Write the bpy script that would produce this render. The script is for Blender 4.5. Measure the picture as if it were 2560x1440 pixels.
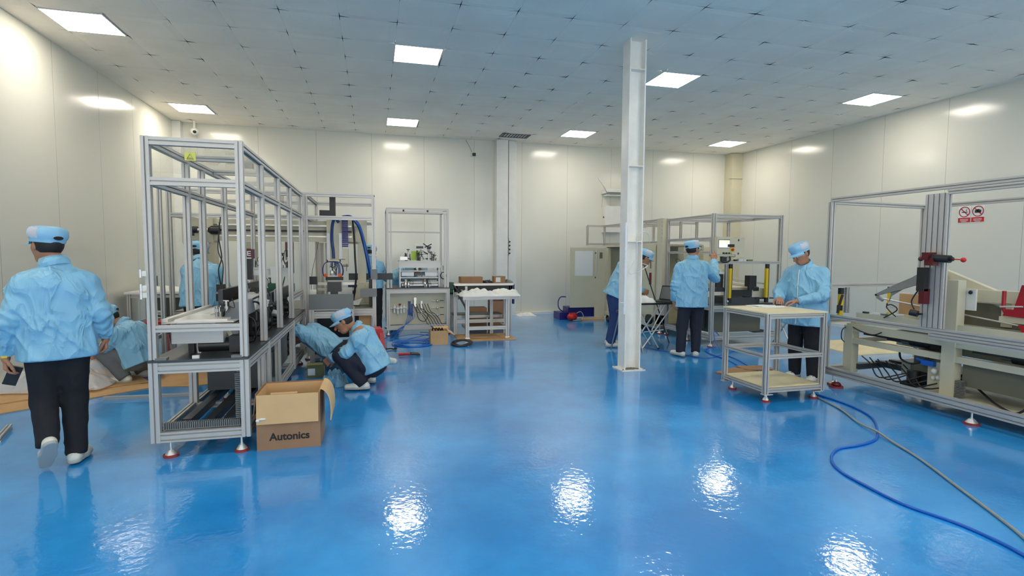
import bpy, math, random
import numpy as np
from mathutils import Vector, Matrix, Euler
random.seed(7); np.random.seed(7)
S = bpy.context.scene
for o in list(bpy.data.objects): bpy.data.objects.remove(o, do_unlink=True)
COL = S.collection

# ------------------------------------------------------------ camera, world, exposure
F, YAW, PIT, ROL, EYE = 1330.0, .2559, .0653, .0054, 1.472
cy, sy = math.cos(YAW), math.sin(YAW)
f0 = Vector((sy, cy, 0)); r0 = Vector((cy, -sy, 0)); u0 = Vector((0, 0, 1))
f2 = f0*math.cos(PIT) - u0*math.sin(PIT); u2 = u0*math.cos(PIT) + f0*math.sin(PIT)
r3 = r0*math.cos(ROL) + u2*math.sin(ROL); u3 = u2*math.cos(ROL) - r0*math.sin(ROL)
cam = bpy.data.cameras.new('camera'); co = bpy.data.objects.new('camera', cam); COL.objects.link(co)
cam.sensor_width = 36; cam.lens = 36*F/2560; cam.clip_start = .05; cam.clip_end = 60
m = Matrix((r3, u3, -f2)).transposed().to_4x4(); m.translation = Vector((0, 0, EYE)); co.matrix_world = m
S.camera = co
w = bpy.data.worlds.new('world'); S.world = w; w.use_nodes = True
w.node_tree.nodes['Background'].inputs[0].default_value = (.6, .65, .7, 1)
w.node_tree.nodes['Background'].inputs[1].default_value = .2
S.view_settings.view_transform = 'Standard'; S.view_settings.look = 'None'
S.view_settings.gamma = 1; S.view_settings.use_curve_mapping = False
S.view_settings.exposure = 0.83
LIGHT = 15.0; FILL = 3.1
cyc = S.cycles
cyc.max_bounces = 7; cyc.diffuse_bounces = 5; cyc.glossy_bounces = 4; cyc.transparent_max_bounces = 16
cyc.transmission_bounces = 3; cyc.caustics_reflective = False; cyc.caustics_refractive = False
cyc.sample_clamp_indirect = 10; cyc.use_denoising = True

# ------------------------------------------------------------ materials
def mat(name, col, rough=.5, metal=0, spec=.5, coat=0, bump=None, emit=None, vary=None, wave=None, trans=0, alpha=1, sheen=0, subsurf=0):
    M = bpy.data.materials.new(name); M.use_nodes = True; nt = M.node_tree; b = nt.nodes['Principled BSDF']; L = nt.links
    b.inputs['Base Color'].default_value = (*col, 1); b.inputs['Roughness'].default_value = rough
    b.inputs['Metallic'].default_value = metal; b.inputs['Specular IOR Level'].default_value = spec
    if coat: b.inputs['Coat Weight'].default_value = coat; b.inputs['Coat Roughness'].default_value = .05
    if trans: b.inputs['Transmission Weight'].default_value = trans
    if alpha < 1: b.inputs['Alpha'].default_value = alpha
    if sheen: b.inputs['Sheen Weight'].default_value = sheen
    tc = nt.nodes.new('ShaderNodeTexCoord')
    if vary:   # (scale, amount): patchy tone of the thing itself
        n = nt.nodes.new('ShaderNodeTexNoise'); n.inputs['Scale'].default_value = vary[0]; n.inputs['Detail'].default_value = 5
        L.new(tc.outputs['Object'], n.inputs['Vector'])
        r = nt.nodes.new('ShaderNodeMix'); r.data_type = 'RGBA'
        a = vary[1]
        r.inputs[6].default_value = (*[c*(1-a) for c in col], 1); r.inputs[7].default_value = (*[min(1, c*(1+a)) for c in col], 1)
        mr = nt.nodes.new('ShaderNodeMapRange'); mr.inputs[1].default_value = .3; mr.inputs[2].default_value = .7
        L.new(n.outputs[0], mr.inputs[0]); L.new(mr.outputs[0], r.inputs[0]); L.new(r.outputs[2], b.inputs['Base Color'])
    if bump:   # (scale, strength, distance)
        n = nt.nodes.new('ShaderNodeTexNoise'); n.inputs['Scale'].default_value = bump[0]; n.inputs['Detail'].default_value = 3
        L.new(tc.outputs['Object'], n.inputs['Vector'])
        bp = nt.nodes.new('ShaderNodeBump'); bp.inputs['Strength'].default_value = bump[1]; bp.inputs['Distance'].default_value = bump[2]
        L.new(n.outputs[0], bp.inputs['Height']); L.new(bp.outputs[0], b.inputs['Normal'])
    if emit: b.inputs['Emission Color'].default_value = (*emit[0], 1); b.inputs['Emission Strength'].default_value = emit[1]
    return M
def crease(M_, sc=7, st=.85, dist=.016):   # crisp fold lines for thin crackly cloth
    nt = M_.node_tree; b = nt.nodes['Principled BSDF']; L = nt.links; tc = nt.nodes.new('ShaderNodeTexCoord')
    mp = nt.nodes.new('ShaderNodeMapping'); mp.inputs['Rotation'].default_value = (.3, .5, .9); mp.inputs['Scale'].default_value = (1, 1.0, .55)
    n = nt.nodes.new('ShaderNodeTexNoise'); n.noise_type = 'RIDGED_MULTIFRACTAL'; n.inputs['Scale'].default_value = sc; n.inputs['Detail'].default_value = 2.5; n.inputs['Roughness'].default_value = .55
    n.inputs['Offset'].default_value = 1.0; n.inputs['Gain'].default_value = 1.4; n.inputs['Distortion'].default_value = .5; L.new(tc.outputs['Object'], mp.inputs[0]); L.new(mp.outputs[0], n.inputs['Vector'])
    bp = nt.nodes.new('ShaderNodeBump'); bp.inputs['Strength'].default_value = st; bp.inputs['Distance'].default_value = dist
    L.new(n.outputs[0], bp.inputs['Height']); L.new(bp.outputs[0], b.inputs['Normal'])
def s2l(r, g, b): return tuple(((c/255)/12.92 if c <= 10 else ((c/255+.055)/1.055)**2.4) for c in (r, g, b))
M = {}
M['alu'] = mat('anodised_aluminium', (.55, .53, .495), .45, .45, bump=(60, .05, .001))
M['alub'] = mat('bright_aluminium', (.74, .715, .67), .36, .6)
M['alum'] = mat('machined_aluminium', (.50, .49, .46), .42, .5)
M['steel'] = mat('grey_steel', (.34, .35, .36), .35, .8)
M['greyp'] = mat('grey_paint', s2l(118, 120, 118), .4)
M['dgrey'] = mat('dark_grey_metal', (.07, .075, .08), .4, .5)
M['black'] = mat('black_plastic', (.013, .013, .015), .4)
M['rubber'] = mat('black_rubber', (.02, .02, .022), .7)
M['beige'] = mat('beige_enamel', s2l(206, 200, 174), .35, vary=(3, .04))
M['olive'] = mat('olive_grey_enamel', s2l(112, 110, 94), .4)
M['card'] = mat('corrugated_cardboard', s2l(200, 160, 112), .85, vary=(5, .08), bump=(90, .15, .002))
M['cardin'] = mat('cardboard_inner', s2l(214, 176, 126), .85, vary=(4, .06))
M['cardd'] = mat('brown_cardboard', s2l(158, 120, 88), .8, vary=(5, .1))
M['ink'] = mat('black_ink', (.012, .012, .012), .6)
M['white'] = mat('white_paint', s2l(226, 226, 220), .35, vary=(6, .03))
M['column'] = mat('painted_steel_white', s2l(240, 236, 226), .32, vary=(5, .06), bump=(14, .2, .004))
M['paper'] = mat('white_paper', s2l(232, 232, 228), .7)
M['cloth'] = mat('white_cloth', s2l(232, 232, 226), .85)
M['red'] = mat('red_plastic', s2l(196, 32, 30), .35)
M['redp'] = mat('red_paint', s2l(176, 28, 40), .35)
M['maroon'] = mat('maroon_plastic', s2l(92, 12, 24), .35)
M['redrub'] = mat('red_rubber', s2l(150, 50, 42), .6)
M['yellow'] = mat('yellow_paint', s2l(236, 196, 20), .4)
M['orange'] = mat('orange_plastic', s2l(236, 96, 30), .4)
M['lime'] = mat('lime_paper', s2l(180, 216, 90), .6)
M['yelp'] = mat('yellow_sticker', s2l(222, 216, 104), .5)
M['navy'] = mat('navy_plastic', s2l(24, 26, 110), .4)
M['bluc'] = mat('blue_hose', s2l(20, 96, 190), .3)
M['blut'] = mat('blue_bundle', s2l(24, 60, 120), .4)
M['greyc'] = mat('grey_cable', s2l(150, 152, 146), .45)
M['board'] = mat('birch_board', s2l(222, 208, 168), .45, vary=(7, .05))
M['screen'] = mat('lit_screen', (.5, .6, .3), .3, emit=((.7, .95, .35), .6))
M['screenw'] = mat('lit_screen_white', (.8, .8, .8), .3, emit=((.95, .95, 1.0), .62))
M['skin'] = mat('skin', s2l(176, 124, 94), .5, vary=(30, .05))
M['hair'] = mat('black_hair', (.012, .010, .010), .6, bump=(160, .5, .003))
M['jacket'] = mat('light_blue_jacket', s2l(134, 190, 218), .45, sheen=.1, bump=(11, .5, .022), vary=(4, .05))
crease(M['jacket'])
M['cap'] = mat('light_blue_cap', s2l(144, 196, 226), .6, bump=(25, .3, .01))
M['capm'] = mat('white_mesh_fabric', s2l(196, 202, 212), .8, bump=(200, .4, .002))
M['trou'] = mat('black_trousers', s2l(22, 24, 30), .85)
M['trong'] = mat('grey_trousers', s2l(104, 108, 112), .85)
M['navyt'] = mat('dark_navy_trousers', s2l(30, 34, 48), .85)
M['jean'] = mat('blue_jeans', s2l(40, 62, 110), .85)
M['shoe'] = mat('white_shoe', s2l(220, 218, 206), .6)
M['sole'] = mat('grey_sole', s2l(170, 172, 168), .7)
M['pvc'] = mat('white_pvc_pipe', s2l(232, 234, 234), .3)
M['olivebox'] = mat('olive_green_box', s2l(122, 120, 78), .6)
M['green'] = mat('dark_green_paint', s2l(30, 84, 66), .45)
M['fbag'] = mat('clear_plastic_bag', (.85, .86, .86), .25, alpha=.45, bump=(14, .6, .03))
M['fillpane'] = mat('fill_light_pane', (.9, .9, .9), .2, emit=((1.0, .95, .87), FILL))  # glow of the added, unseen windows behind the camera
M['lightw'] = mat('light_diffuser', (1, 1, 1), .5, emit=((1.0, .91, .785), LIGHT))

def glass(name, tint, refl=.8):
    g = bpy.data.materials.new(name); g.use_nodes = True; nt = g.node_tree; nt.nodes.clear(); L = nt.links
    o = nt.nodes.new('ShaderNodeOutputMaterial'); t = nt.nodes.new('ShaderNodeBsdfTransparent'); t.inputs[0].default_value = (*tint, 1)
    gl = nt.nodes.new('ShaderNodeBsdfGlossy'); gl.inputs['Roughness'].default_value = .03
    fr = nt.nodes.new('ShaderNodeLayerWeight'); fr.inputs[0].default_value = .5
    pw = nt.nodes.new('ShaderNodeMath'); pw.operation = 'POWER'; pw.inputs[1].default_value = 4
    mu = nt.nodes.new('ShaderNodeMath'); mu.operation = 'MULTIPLY_ADD'; mu.inputs[1].default_value = .5*refl; mu.inputs[2].default_value = .035*refl
    mx = nt.nodes.new('ShaderNodeMixShader'); L.new(fr.outputs['Facing'], pw.inputs[0]); L.new(pw.outputs[0], mu.inputs[0]); L.new(mu.outputs[0], mx.inputs[0]); L.new(t.outputs[0], mx.inputs[1]); L.new(gl.outputs[0], mx.inputs[2]); L.new(mx.outputs[0], o.inputs[0])
    return g
M['acryl'] = glass('clear_acrylic', (.985, .99, .988), 1.0)

# blue epoxy floor: saturated blue under a glossy, faintly dimpled clear coat
g = mat('blue_epoxy', s2l(8, 108, 196), .3, spec=.2)
nt = g.node_tree; b = nt.nodes['Principled BSDF']; L = nt.links; M['floor'] = g
b.inputs['Coat Weight'].default_value = 1; b.inputs['Coat Roughness'].default_value = .06; b.inputs['Coat IOR'].default_value = 1.55
tc = nt.nodes.new('ShaderNodeTexCoord')
n = nt.nodes.new('ShaderNodeTexNoise'); n.inputs['Scale'].default_value = .7; n.inputs['Detail'].default_value = 6; n.inputs['Roughness'].default_value = .62
L.new(tc.outputs['Object'], n.inputs['Vector'])
r = nt.nodes.new('ShaderNodeValToRGB'); L.new(n.outputs[0], r.inputs[0]); L.new(r.outputs[0], b.inputs['Base Color'])
r.color_ramp.elements[0].position = .4; r.color_ramp.elements[0].color = (.010, .235, .63, 1)
r.color_ramp.elements[1].position = .62; r.color_ramp.elements[1].color = (.03, .36, .83, 1)
n1 = nt.nodes.new('ShaderNodeTexNoise'); n1.inputs['Scale'].default_value = 26; n1.inputs['Detail'].default_value = 2
n2 = nt.nodes.new('ShaderNodeTexNoise'); n2.inputs['Scale'].default_value = 3; n2.inputs['Detail'].default_value = 2
for q in (n1, n2): L.new(tc.outputs['Object'], q.inputs['Vector'])
b1 = nt.nodes.new('ShaderNodeBump'); b1.inputs['Strength'].default_value = .55; b1.inputs['Distance'].default_value = .0022
b2 = nt.nodes.new('ShaderNodeBump'); b2.inputs['Strength'].default_value = .5; b2.inputs['Distance'].default_value = .006
L.new(n1.outputs[0], b1.inputs['Height']); L.new(n2.outputs[0], b2.inputs['Height']); L.new(b2.outputs[0], b1.inputs['Normal'])
L.new(b1.outputs[0], b.inputs['Coat Normal']); L.new(b1.outputs[0], b.inputs['Normal'])

# glossy wall panels: cream white sandwich panel, slightly wavy skin, joints every 1.15 m
def wallmat(name, axis):
    g = mat(name, s2l(221, 220, 208), .16, spec=.5); nt = g.node_tree; b = nt.nodes['Principled BSDF']; L = nt.links
    tc = nt.nodes.new('ShaderNodeTexCoord')
    n = nt.nodes.new('ShaderNodeTexNoise'); n.inputs['Scale'].default_value = 1.3; n.inputs['Detail'].default_value = 1
    mp = nt.nodes.new('ShaderNodeMapping'); mp.inputs['Scale'].default_value = (1, 1, .35)
    L.new(tc.outputs['Object'], mp.inputs[0]); L.new(mp.outputs[0], n.inputs['Vector'])
    bp = nt.nodes.new('ShaderNodeBump'); bp.inputs['Strength'].default_value = .6; bp.inputs['Distance'].default_value = .012
    sp = nt.nodes.new('ShaderNodeSeparateXYZ'); L.new(tc.outputs['Object'], sp.inputs[0])
    a = nt.nodes.new('ShaderNodeMath'); a.operation = 'PINGPONG'; a.inputs[1].default_value = .575
    L.new(sp.outputs[axis], a.inputs[0])
    c = nt.nodes.new('ShaderNodeMapRange'); c.inputs[1].default_value = 0; c.inputs[2].default_value = .006; L.new(a.outputs[0], c.inputs[0])
    mul = nt.nodes.new('ShaderNodeMath'); mul.operation = 'MULTIPLY_ADD'; mul.inputs[1].default_value = .35
    L.new(c.outputs[0], mul.inputs[0]); L.new(n.outputs[0], mul.inputs[2]); L.new(mul.outputs[0], bp.inputs['Height']); L.new(bp.outputs[0], b.inputs['Normal'])
    mx = nt.nodes.new('ShaderNodeMix'); mx.data_type = 'RGBA'; mx.inputs[6].default_value = (*s2l(178, 178, 168), 1); mx.inputs[7].default_value = (*s2l(221, 220, 208), 1)
    L.new(c.outputs[0], mx.inputs[0]); L.new(mx.outputs[2], b.inputs['Base Color'])
    return g
M['wallx'] = wallmat('wall_panel_back', 0); M['wally'] = wallmat('wall_panel_side', 1)
M['tile'] = mat('ceiling_tile', (.98, .88, .75), .7, spec=.3, vary=(1.5, .05), bump=(30, .1, .004))
M['plenum'] = mat('ceiling_void', (.03, .03, .032), .9)

# ------------------------------------------------------------ mesh helpers
class MB:
    def __init__(s): s.v = []; s.f = []; s.m = []; s.s = []
    def add(s, vs, fs, mi=0, sm=False):
        k = len(s.v); s.v += [tuple(v) for v in vs]
        for f in fs: s.f.append([i+k for i in f]); s.m.append(mi); s.s.append(sm)
    def box(s, x0, x1, y0, y1, z0, z1, mi=0):
        s.add([(x, y, z) for x in (x0, x1) for y in (y0, y1) for z in (z0, z1)],
              [(0, 1, 3, 2), (4, 6, 7, 5), (0, 4, 5, 1), (2, 3, 7, 6), (0, 2, 6, 4), (1, 5, 7, 3)], mi)
    def obox(s, c, size, rot, mi=0):   # rot: euler tuple in degrees
        R = Euler([math.radians(a) for a in rot]).to_matrix(); c = Vector(c)
        s.add([c + R @ Vector((x*size[0]/2, y*size[1]/2, z*size[2]/2)) for x in (-1, 1) for y in (-1, 1) for z in (-1, 1)],
              [(0, 1, 3, 2), (4, 6, 7, 5), (0, 4, 5, 1), (2, 3, 7, 6), (0, 2, 6, 4), (1, 5, 7, 3)], mi)
    def cyl(s, a, b, r, r2=None, n=16, mi=0):
        a, b = Vector(a), Vector(b); r2 = r if r2 is None else r2; d = (b-a).normalized()
        u = d.orthogonal().normalized(); v = d.cross(u); vs = []
        for p, q in ((a, r), (b, r2)):
            for i in range(n):
                t = 2*math.pi*i/n; vs.append(p + (u*math.cos(t)+v*math.sin(t))*q)
        s.add(vs, [(i, (i+1) % n, n+(i+1) % n, n+i) for i in range(n)], mi, True)
        s.add(vs[:n], [list(range(n))[::-1]], mi); s.add(vs[n:], [list(range(n))], mi)
    def tube(s, pts, r, n=8, mi=0, smooth=True, closed=False):
        P = [Vector(p) for p in pts]
        if smooth and len(P) > 2:
            Q = []; N = len(P)
            for i in range(N if closed else N-1):
                g = (lambda k: P[k % N]) if closed else (lambda k: P[max(0, min(N-1, k))])
                p0, p1, p2, p3 = g(i-1), g(i), g(i+1), g(i+2)
                for t in (0, .2, .4, .6, .8):
                    Q.append(.5*((2*p1)+(p2-p0)*t+(2*p0-5*p1+4*p2-p3)*t*t+(3*p1-p0-3*p2+p3)*t**3))
            if not closed: Q.append(P[-1])
            P = Q
        u = None; vs = []; N = len(P)
        for i, p in enumerate(P):
            d = (P[min(N-1, i+1)]-P[max(0, i-1)])
            d = d.normalized() if d.length > 1e-9 else Vector((0, 0, 1))
            u = d.orthogonal().normalized() if u is None else (u-d*u.dot(d))
            u = u.normalized() if u.length > 1e-6 else d.orthogonal().normalized()
            v = d.cross(u)
            for k in range(n):
                t = 2*math.pi*k/n; vs.append(p+(u*math.cos(t)+v*math.sin(t))*r)
        fs = [(i*n+k, i*n+(k+1) % n, (i+1)*n+(k+1) % n, (i+1)*n+k) for i in range(N-1) for k in range(n)]
        s.add(vs, fs, mi, True); s.add(vs[:n], [list(range(n))[::-1]], mi); s.add(vs[-n:], [list(range(n))], mi)
    def ball(s, c, r, n=12, mi=0):
        r = (r, r, r) if not hasattr(r, '__len__') else r; h = n//2; vs = []
        for i in range(h+1):
            a = math.pi*i/h
            for k in range(n):
                t = 2*math.pi*k/n; vs.append((c[0]+r[0]*math.sin(a)*math.cos(t), c[1]+r[1]*math.sin(a)*math.sin(t), c[2]+r[2]*math.cos(a)))
        s.add(vs, [(i*n+k, (i+1)*n+k, (i+1)*n+(k+1) % n, i*n+(k+1) % n) for i in range(h) for k in range(n)], mi, True)
    def prism(s, poly, ax, d0, d1, mi=0):   # poly in the other two axes, extruded along ax
        def P(p, d): q = list(p); q.insert(ax, d); return q
        n = len(poly); vs = [P(p, d0) for p in poly]+[P(p, d1) for p in poly]
        s.add(vs, [(i, (i+1) % n, n+(i+1) % n, n+i) for i in range(n)]+[list(range(n))[::-1], [n+i for i in range(n)]], mi)
    def prof(s, a, b, w, h, mi=0):   # slotted aluminium extrusion from a to b, w x h section
        a, b = Vector(a), Vector(b); d = (b-a).normalized()
        if abs(d.z) > .7: u, v = Vector((1, 0, 0)), Vector((0, 1, 0))
        elif abs(d.y) > abs(d.x): u, v = Vector((1, 0, 0)), Vector((0, 0, 1))
        else: u, v = Vector((0, 1, 0)), Vector((0, 0, 1))
        u = (u-d*u.dot(d)).normalized(); v = (v-d*v.dot(d)).normalized()
        pts = []
        def side(p0, p1, nrm, L):
            k = 1 if L < .064 else max(2, round(L/.05)); e = (p1[0]-p0[0], p1[1]-p0[1]); g = .0050; dp = min(.013, .28*min(w, h))
            pts.append(p0); G = max(g, min(.0095, min(w, h)/2-dp-.0008)); lip = .0035
            for i in range(k):
                c = (i+.5)/k
                for o, q in ((-g, 0), (-g, lip), (-G, lip), (-G, dp), (G, dp), (G, lip), (g, lip), (g, 0)):
                    t = c+o/L; pts.append((p0[0]+e[0]*t-nrm[0]*q, p0[1]+e[1]*t-nrm[1]*q))
        x, y = w/2, h/2
        side((-x, -y), (x, -y), (0, -1), w); side((x, -y), (x, y), (1, 0), h); side((x, y), (-x, y), (0, 1), w); side((-x, y), (-x, -y), (-1, 0), h)
        n = len(pts); vs = [a+u*p[0]+v*p[1] for p in pts]+[b+u*p[0]+v*p[1] for p in pts]
        s.add(vs, [(i, (i+1) % n, n+(i+1) % n, n+i) for i in range(n)]+[list(range(n))[::-1], [n+i for i in range(n)]], mi)
    def mesh(s, name, mats, off=(0, 0, 0)):
        me = bpy.data.meshes.new(name); ox, oy, oz = off
        me.from_pydata([(v[0]-ox, v[1]-oy, v[2]-oz) for v in s.v], [], s.f)
        for x in mats: me.materials.append(M[x] if isinstance(x, str) else x)
        me.polygons.foreach_set('material_index', s.m); me.polygons.foreach_set('use_smooth', s.s); me.update()
        return me
def build(shapes):
    mb = MB()
    for sh in shapes:
        k, *a = sh; kw = {}
        if a and isinstance(a[-1], dict): kw = a.pop()
        getattr(mb, {'b': 'box', 'o': 'obox', 'c': 'cyl', 't': 'tube', 's': 'ball', 'x': 'prism', 'p': 'prof'}[k])(*a, **kw)
    return mb
def tag(o, label=None, cat=None, group=None, kind=None):
    if label: o['label'] = label
    if cat: o['category'] = cat
    if group: o['group'] = group
    if kind: o['kind'] = kind
    return o
def root_of(o):
    while o.parent: o = o.parent
    return o
def thing(name, label, cat, loc=(0, 0, 0), group=None, rz=0):
    o = bpy.data.objects.new(name, None); o.empty_display_size = .1; COL.objects.link(o); o.location = loc; o.rotation_euler = (0, 0, rz)
    return tag(o, label, cat, group)
LOCAL = False    # True: shapes are given in the thing's own frame
def part(name, mats, parent, *shapes, label=None, mb=None):
    mb = mb or build(shapes); mats = mats if isinstance(mats, (list, tuple)) else [mats]
    off = (0, 0, 0) if LOCAL else root_of(parent).location
    o = bpy.data.objects.new(name, mb.mesh(name, mats, off)); COL.objects.link(o); o.parent = parent
    if label: o['label'] = label
    return o
def single(name, mats, label, cat, loc, *shapes, group=None, mb=None, kind=None, rz=0, local=False):
    mb = mb or build(shapes); mats = mats if isinstance(mats, (list, tuple)) else [mats]
    o = bpy.data.objects.new(name, mb.mesh(name, mats, (0, 0, 0) if local else loc)); COL.objects.link(o); o.location = loc; o.rotation_euler = (0, 0, rz)
    return tag(o, label, cat, group, kind)
def struct(name, mats, *shapes, mb=None):
    return single(name, mats, None, None, (0, 0, 0), *shapes, mb=mb, kind='structure')
def kids(o): return [c for c in bpy.data.objects if c.parent == o]
def dup(o, loc=None, rz=None, label=None, parent=None):
    c = o.copy(); COL.objects.link(c); c.parent = parent
    if loc is not None: c.location = loc
    if rz is not None: c.rotation_euler = (0, 0, rz)
    if label: c['label'] = label
    for ch in kids(o): dup(ch, parent=c)
    return c
def text_mb(txt, size, ext=.001, bold=.0):
    cu = bpy.data.curves.new('lettering', 'FONT'); cu.body = txt; cu.size = size; cu.extrude = ext; cu.offset = bold; cu.align_x = 'CENTER'; cu.align_y = 'CENTER'
    o = bpy.data.objects.new('lettering', cu); COL.objects.link(o); dg = bpy.context.evaluated_depsgraph_get(); me = bpy.data.meshes.new_from_object(o.evaluated_get(dg))
    mb = MB(); mb.add([v.co[:] for v in me.vertices], [list(p.vertices) for p in me.polygons]); bpy.data.objects.remove(o); bpy.data.curves.remove(cu); bpy.data.meshes.remove(me)
    return mb
def xf(mb, R, t):   # place a mesh builder: columns of R are its new axes
    R = Matrix(R).transposed(); t = Vector(t); mb.v = [tuple(R @ Vector(v)+t) for v in mb.v]; return mb

# ------------------------------------------------------------ the room
XL, XR, YB, YF, CZ = -3.85, 9.31, 12.32, -7.2, 4.088
struct('floor', 'floor', ('b', XL-.2, XR+.2, YF-.2, YB+.2, -.1, 0))
struct('wall_back', 'wallx', ('b', XL-.2, XR+.2, YB, YB+.15, 0, CZ+.3))
struct('wall_front', 'wallx', ('b', XL-.2, XR+.2, YF-.15, YF, 0, CZ+.3))
struct('wall_left', 'wally', ('b', XL-.15, XL, YF, YB, 0, CZ+.3))
struct('wall_right', 'wally', ('b', XR, XR+.15, YF, YB, 0, CZ+.3))
T = .63; GX, GY = -.3286, 5.1276
lights = [(c, r_) for r_ in (9, 3, -3, -9, -15) for c in (-5, 1, 7, 13)]  # rearmost row is unseen, added for more light on camera-facing surfaces
mb = MB(); rnd = random.Random(3)
i0, i1 = int((XL-GX)/T)-1, int((XR-GX)/T)+1; j0, j1 = int((YF-GY)/T)-1, int((YB-GY)/T)+1
for i in range(i0, i1+1):
    for j in range(j0, j1+1):
        if (i, j) in lights: continue
        x0, y0 = GX+i*T, GY+j*T; g1, g2 = .0002, .0052; e = .12
        lift = [rnd.uniform(.000, .009) for _ in range(4)]
        # outline bows in towards the corners, leaving a cross-shaped gap where four tiles meet
        ring = []
        for (cx, cyy, l) in ((0, 0, 0), (1, 0, 1), (1, 1, 2), (0, 1, 3)):
            sx, sy_ = (1, -1)[cx], (1, -1)[cyy]
            c = (x0+cx*T, y0+cyy*T)
            A = (c[0]+sx*e, c[1]+sy_*g1, 0); B = (c[0]+sx*g2, c[1]+sy_*g2, lift[l]); D = (c[0]+sx*g1, c[1]+sy_*e, 0)
            ring += [D, B, A] if (cx, cyy) in ((0, 0), (1, 1)) else [A, B, D]
        ring = [(min(max(px, XL-.1), XR+.1), min(max(py, YF-.1), YB+.1), CZ+z) for px, py, z in ring]
        cxm, cym = min(max(x0+T/2, XL), XR), min(max(y0+T/2, YF), YB)
        k = len(mb.v); n = len(ring); inner = [((p[0]*.72+cxm*.28), (p[1]*.72+cym*.28), CZ-.004+rnd.uniform(-.0015, .0015)) for p in ring]
        mb.add(ring+inner, [(q, n+q, n+(q+1) % n, (q+1) % n) for q in range(n)]+[[n+q for q in range(n)][::-1]], 0, False)
mb.box(XL-.2, XR+.2, YF-.2, YB+.2, CZ+.10, CZ+.14, 1)
struct('ceiling', ['tile', 'plenum'], mb=mb)
# unseen glowing windows, added behind the camera to brighten surfaces that face it
for k, (wa, wb) in enumerate(((-3.2, 1.9), (3.5, 8.6))):
    o = struct('added_fill_window_%d' % (k+1), ['white', 'fillpane'], ('b', wa, wb, YF, YF+.03, 1.0, 1.06), ('b', wa, wb, YF, YF+.03, 3.3, 3.36), *[('b', x-.03, x+.03, YF, YF+.03, 1.06, 3.3) for x in (wa+.03, wa+(wb-wa)/3, wa+2*(wb-wa)/3, wb-.03)], ('b', wa+.06, wb-.06, YF+.002, YF+.012, 1.06, 3.3, 1))
# painted wall piers and trims
struct('trim_1', ['white'], ('b', 2.79, 3.06, 12.1, 12.32, 0, CZ-.01), ('b', 3.09, 3.28, 12.16, 12.32, 0, CZ-.01))
struct('trim_2', ['beige'], ('b', 9.0, 9.31, 12.02, 12.32, 0, CZ-.01), ('b', 8.98, 9.33, 12.0, 12.1, 3.43, 3.47))
struct('trim_3', ['white'], ('b', -3.85, -3.7, 12.16, 12.32, 0, CZ-.01))
struct('baseboard_back', ['white'], ('b', 3.28, 9.0, 12.24, 12.319, 0, .06))
struct('baseboard_right', ['white'], ('b', 9.25, 9.309, YF, 12.0, 0, .06))
struct('baseboard_left', ['white'], ('b', -3.849, -3.8, YF, 12.1, 0, .06))
where = {-5: 'by the left wall', 1: 'left of the room centre', 7: 'right of the steel column', 13: 'by the right wall'}
depth = {9: 'in the far row', 3: 'in the near row', -3: 'overhead, in front of the photographer', -9: 'just behind the photographer', -15: 'in an added unseen row far behind the photographer'}
lp = thing('ceiling_light', 'square white ceiling light panel %s, %s' % (where[-5], depth[9]), 'ceiling light', (0, 0, 0), 'square ceiling light panels')
LOCAL = True
part('frame', 'white', lp, *[('b', *q, -.004, .03) for q in ((-.31, .31, -.31, -.295), (-.31, .31, .295, .31), (-.31, -.295, -.295, .295), (.295, .31, -.295, .295))])
part('diffuser', 'lightw', lp, ('b', -.295, .295, -.295, .295, .0, .012))
LOCAL = False
for k, (c, r_) in enumerate(lights):
    loc = (GX+(c+.5)*T-.01, GY+(r_+.5)*T, CZ-.003)
    lab = 'square white ceiling light panel %s, %s' % (where[c], depth[r_])
    if k == 0: lp.location = loc
    else: dup(lp, loc, label=lab)

# ------------------------------------------------------------ steel column
t = thing('steel_column', 'tall white painted steel H column standing free on the blue floor', 'column', (3.16, 6.14, 0))
part('column_shaft', 'column', t, ('b', 3.05, 3.066, 6.05, 6.24, .012, CZ), ('b', 3.254, 3.27, 6.05, 6.24, .012, CZ), ('b', 3.066, 3.254, 6.139, 6.151, .012, CZ))
part('base_plate', 'column', t, ('b', 3.0, 3.32, 6.0, 6.29, 0, .012))
for z in (1.62, 2.55, 3.72): part('stiffener', 'column', t, ('b', 3.066, 3.254, 6.052, 6.139, z, z+.012))
for x, y in ((3.02, 6.02), (3.3, 6.02), (3.02, 6.27), (3.3, 6.27)): part('anchor_bolt', 'steel', t, ('c', (x, y, .012), (x, y, .03), .008, {'n': 6}))
part('mortar', 'olive', t, *[('s', (3.08+.16*random.random(), 6.06+.06*random.random(), .014), (.022, .02, .012), {'n': 8}) for _ in range(22)])
t = thing('conduit_pipe', 'white plastic conduit pipe clipped to the front edge of the steel column', 'pipe', (3.03, 6.03, .7))
part('pipe', 'pvc', t, ('c', (3.028, 6.026, .72), (3.028, 6.026, 1.86), .016))
part('coupling', 'pvc', t, *[('c', (3.028, 6.026, z), (3.028, 6.026, z+l), .022) for z, l in ((.74, .07), (.83, .02), (1.2, .02), (1.24, .05), (1.33, .02), (1.38, .02), (1.43, .05), (1.52, .03), (1.78, .04))])
part('elbow', 'pvc', t, ('t', [(3.028, 6.026, .86), (2.99, 6.0, .865), (2.95, 5.99, .872)], .008))
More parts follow.
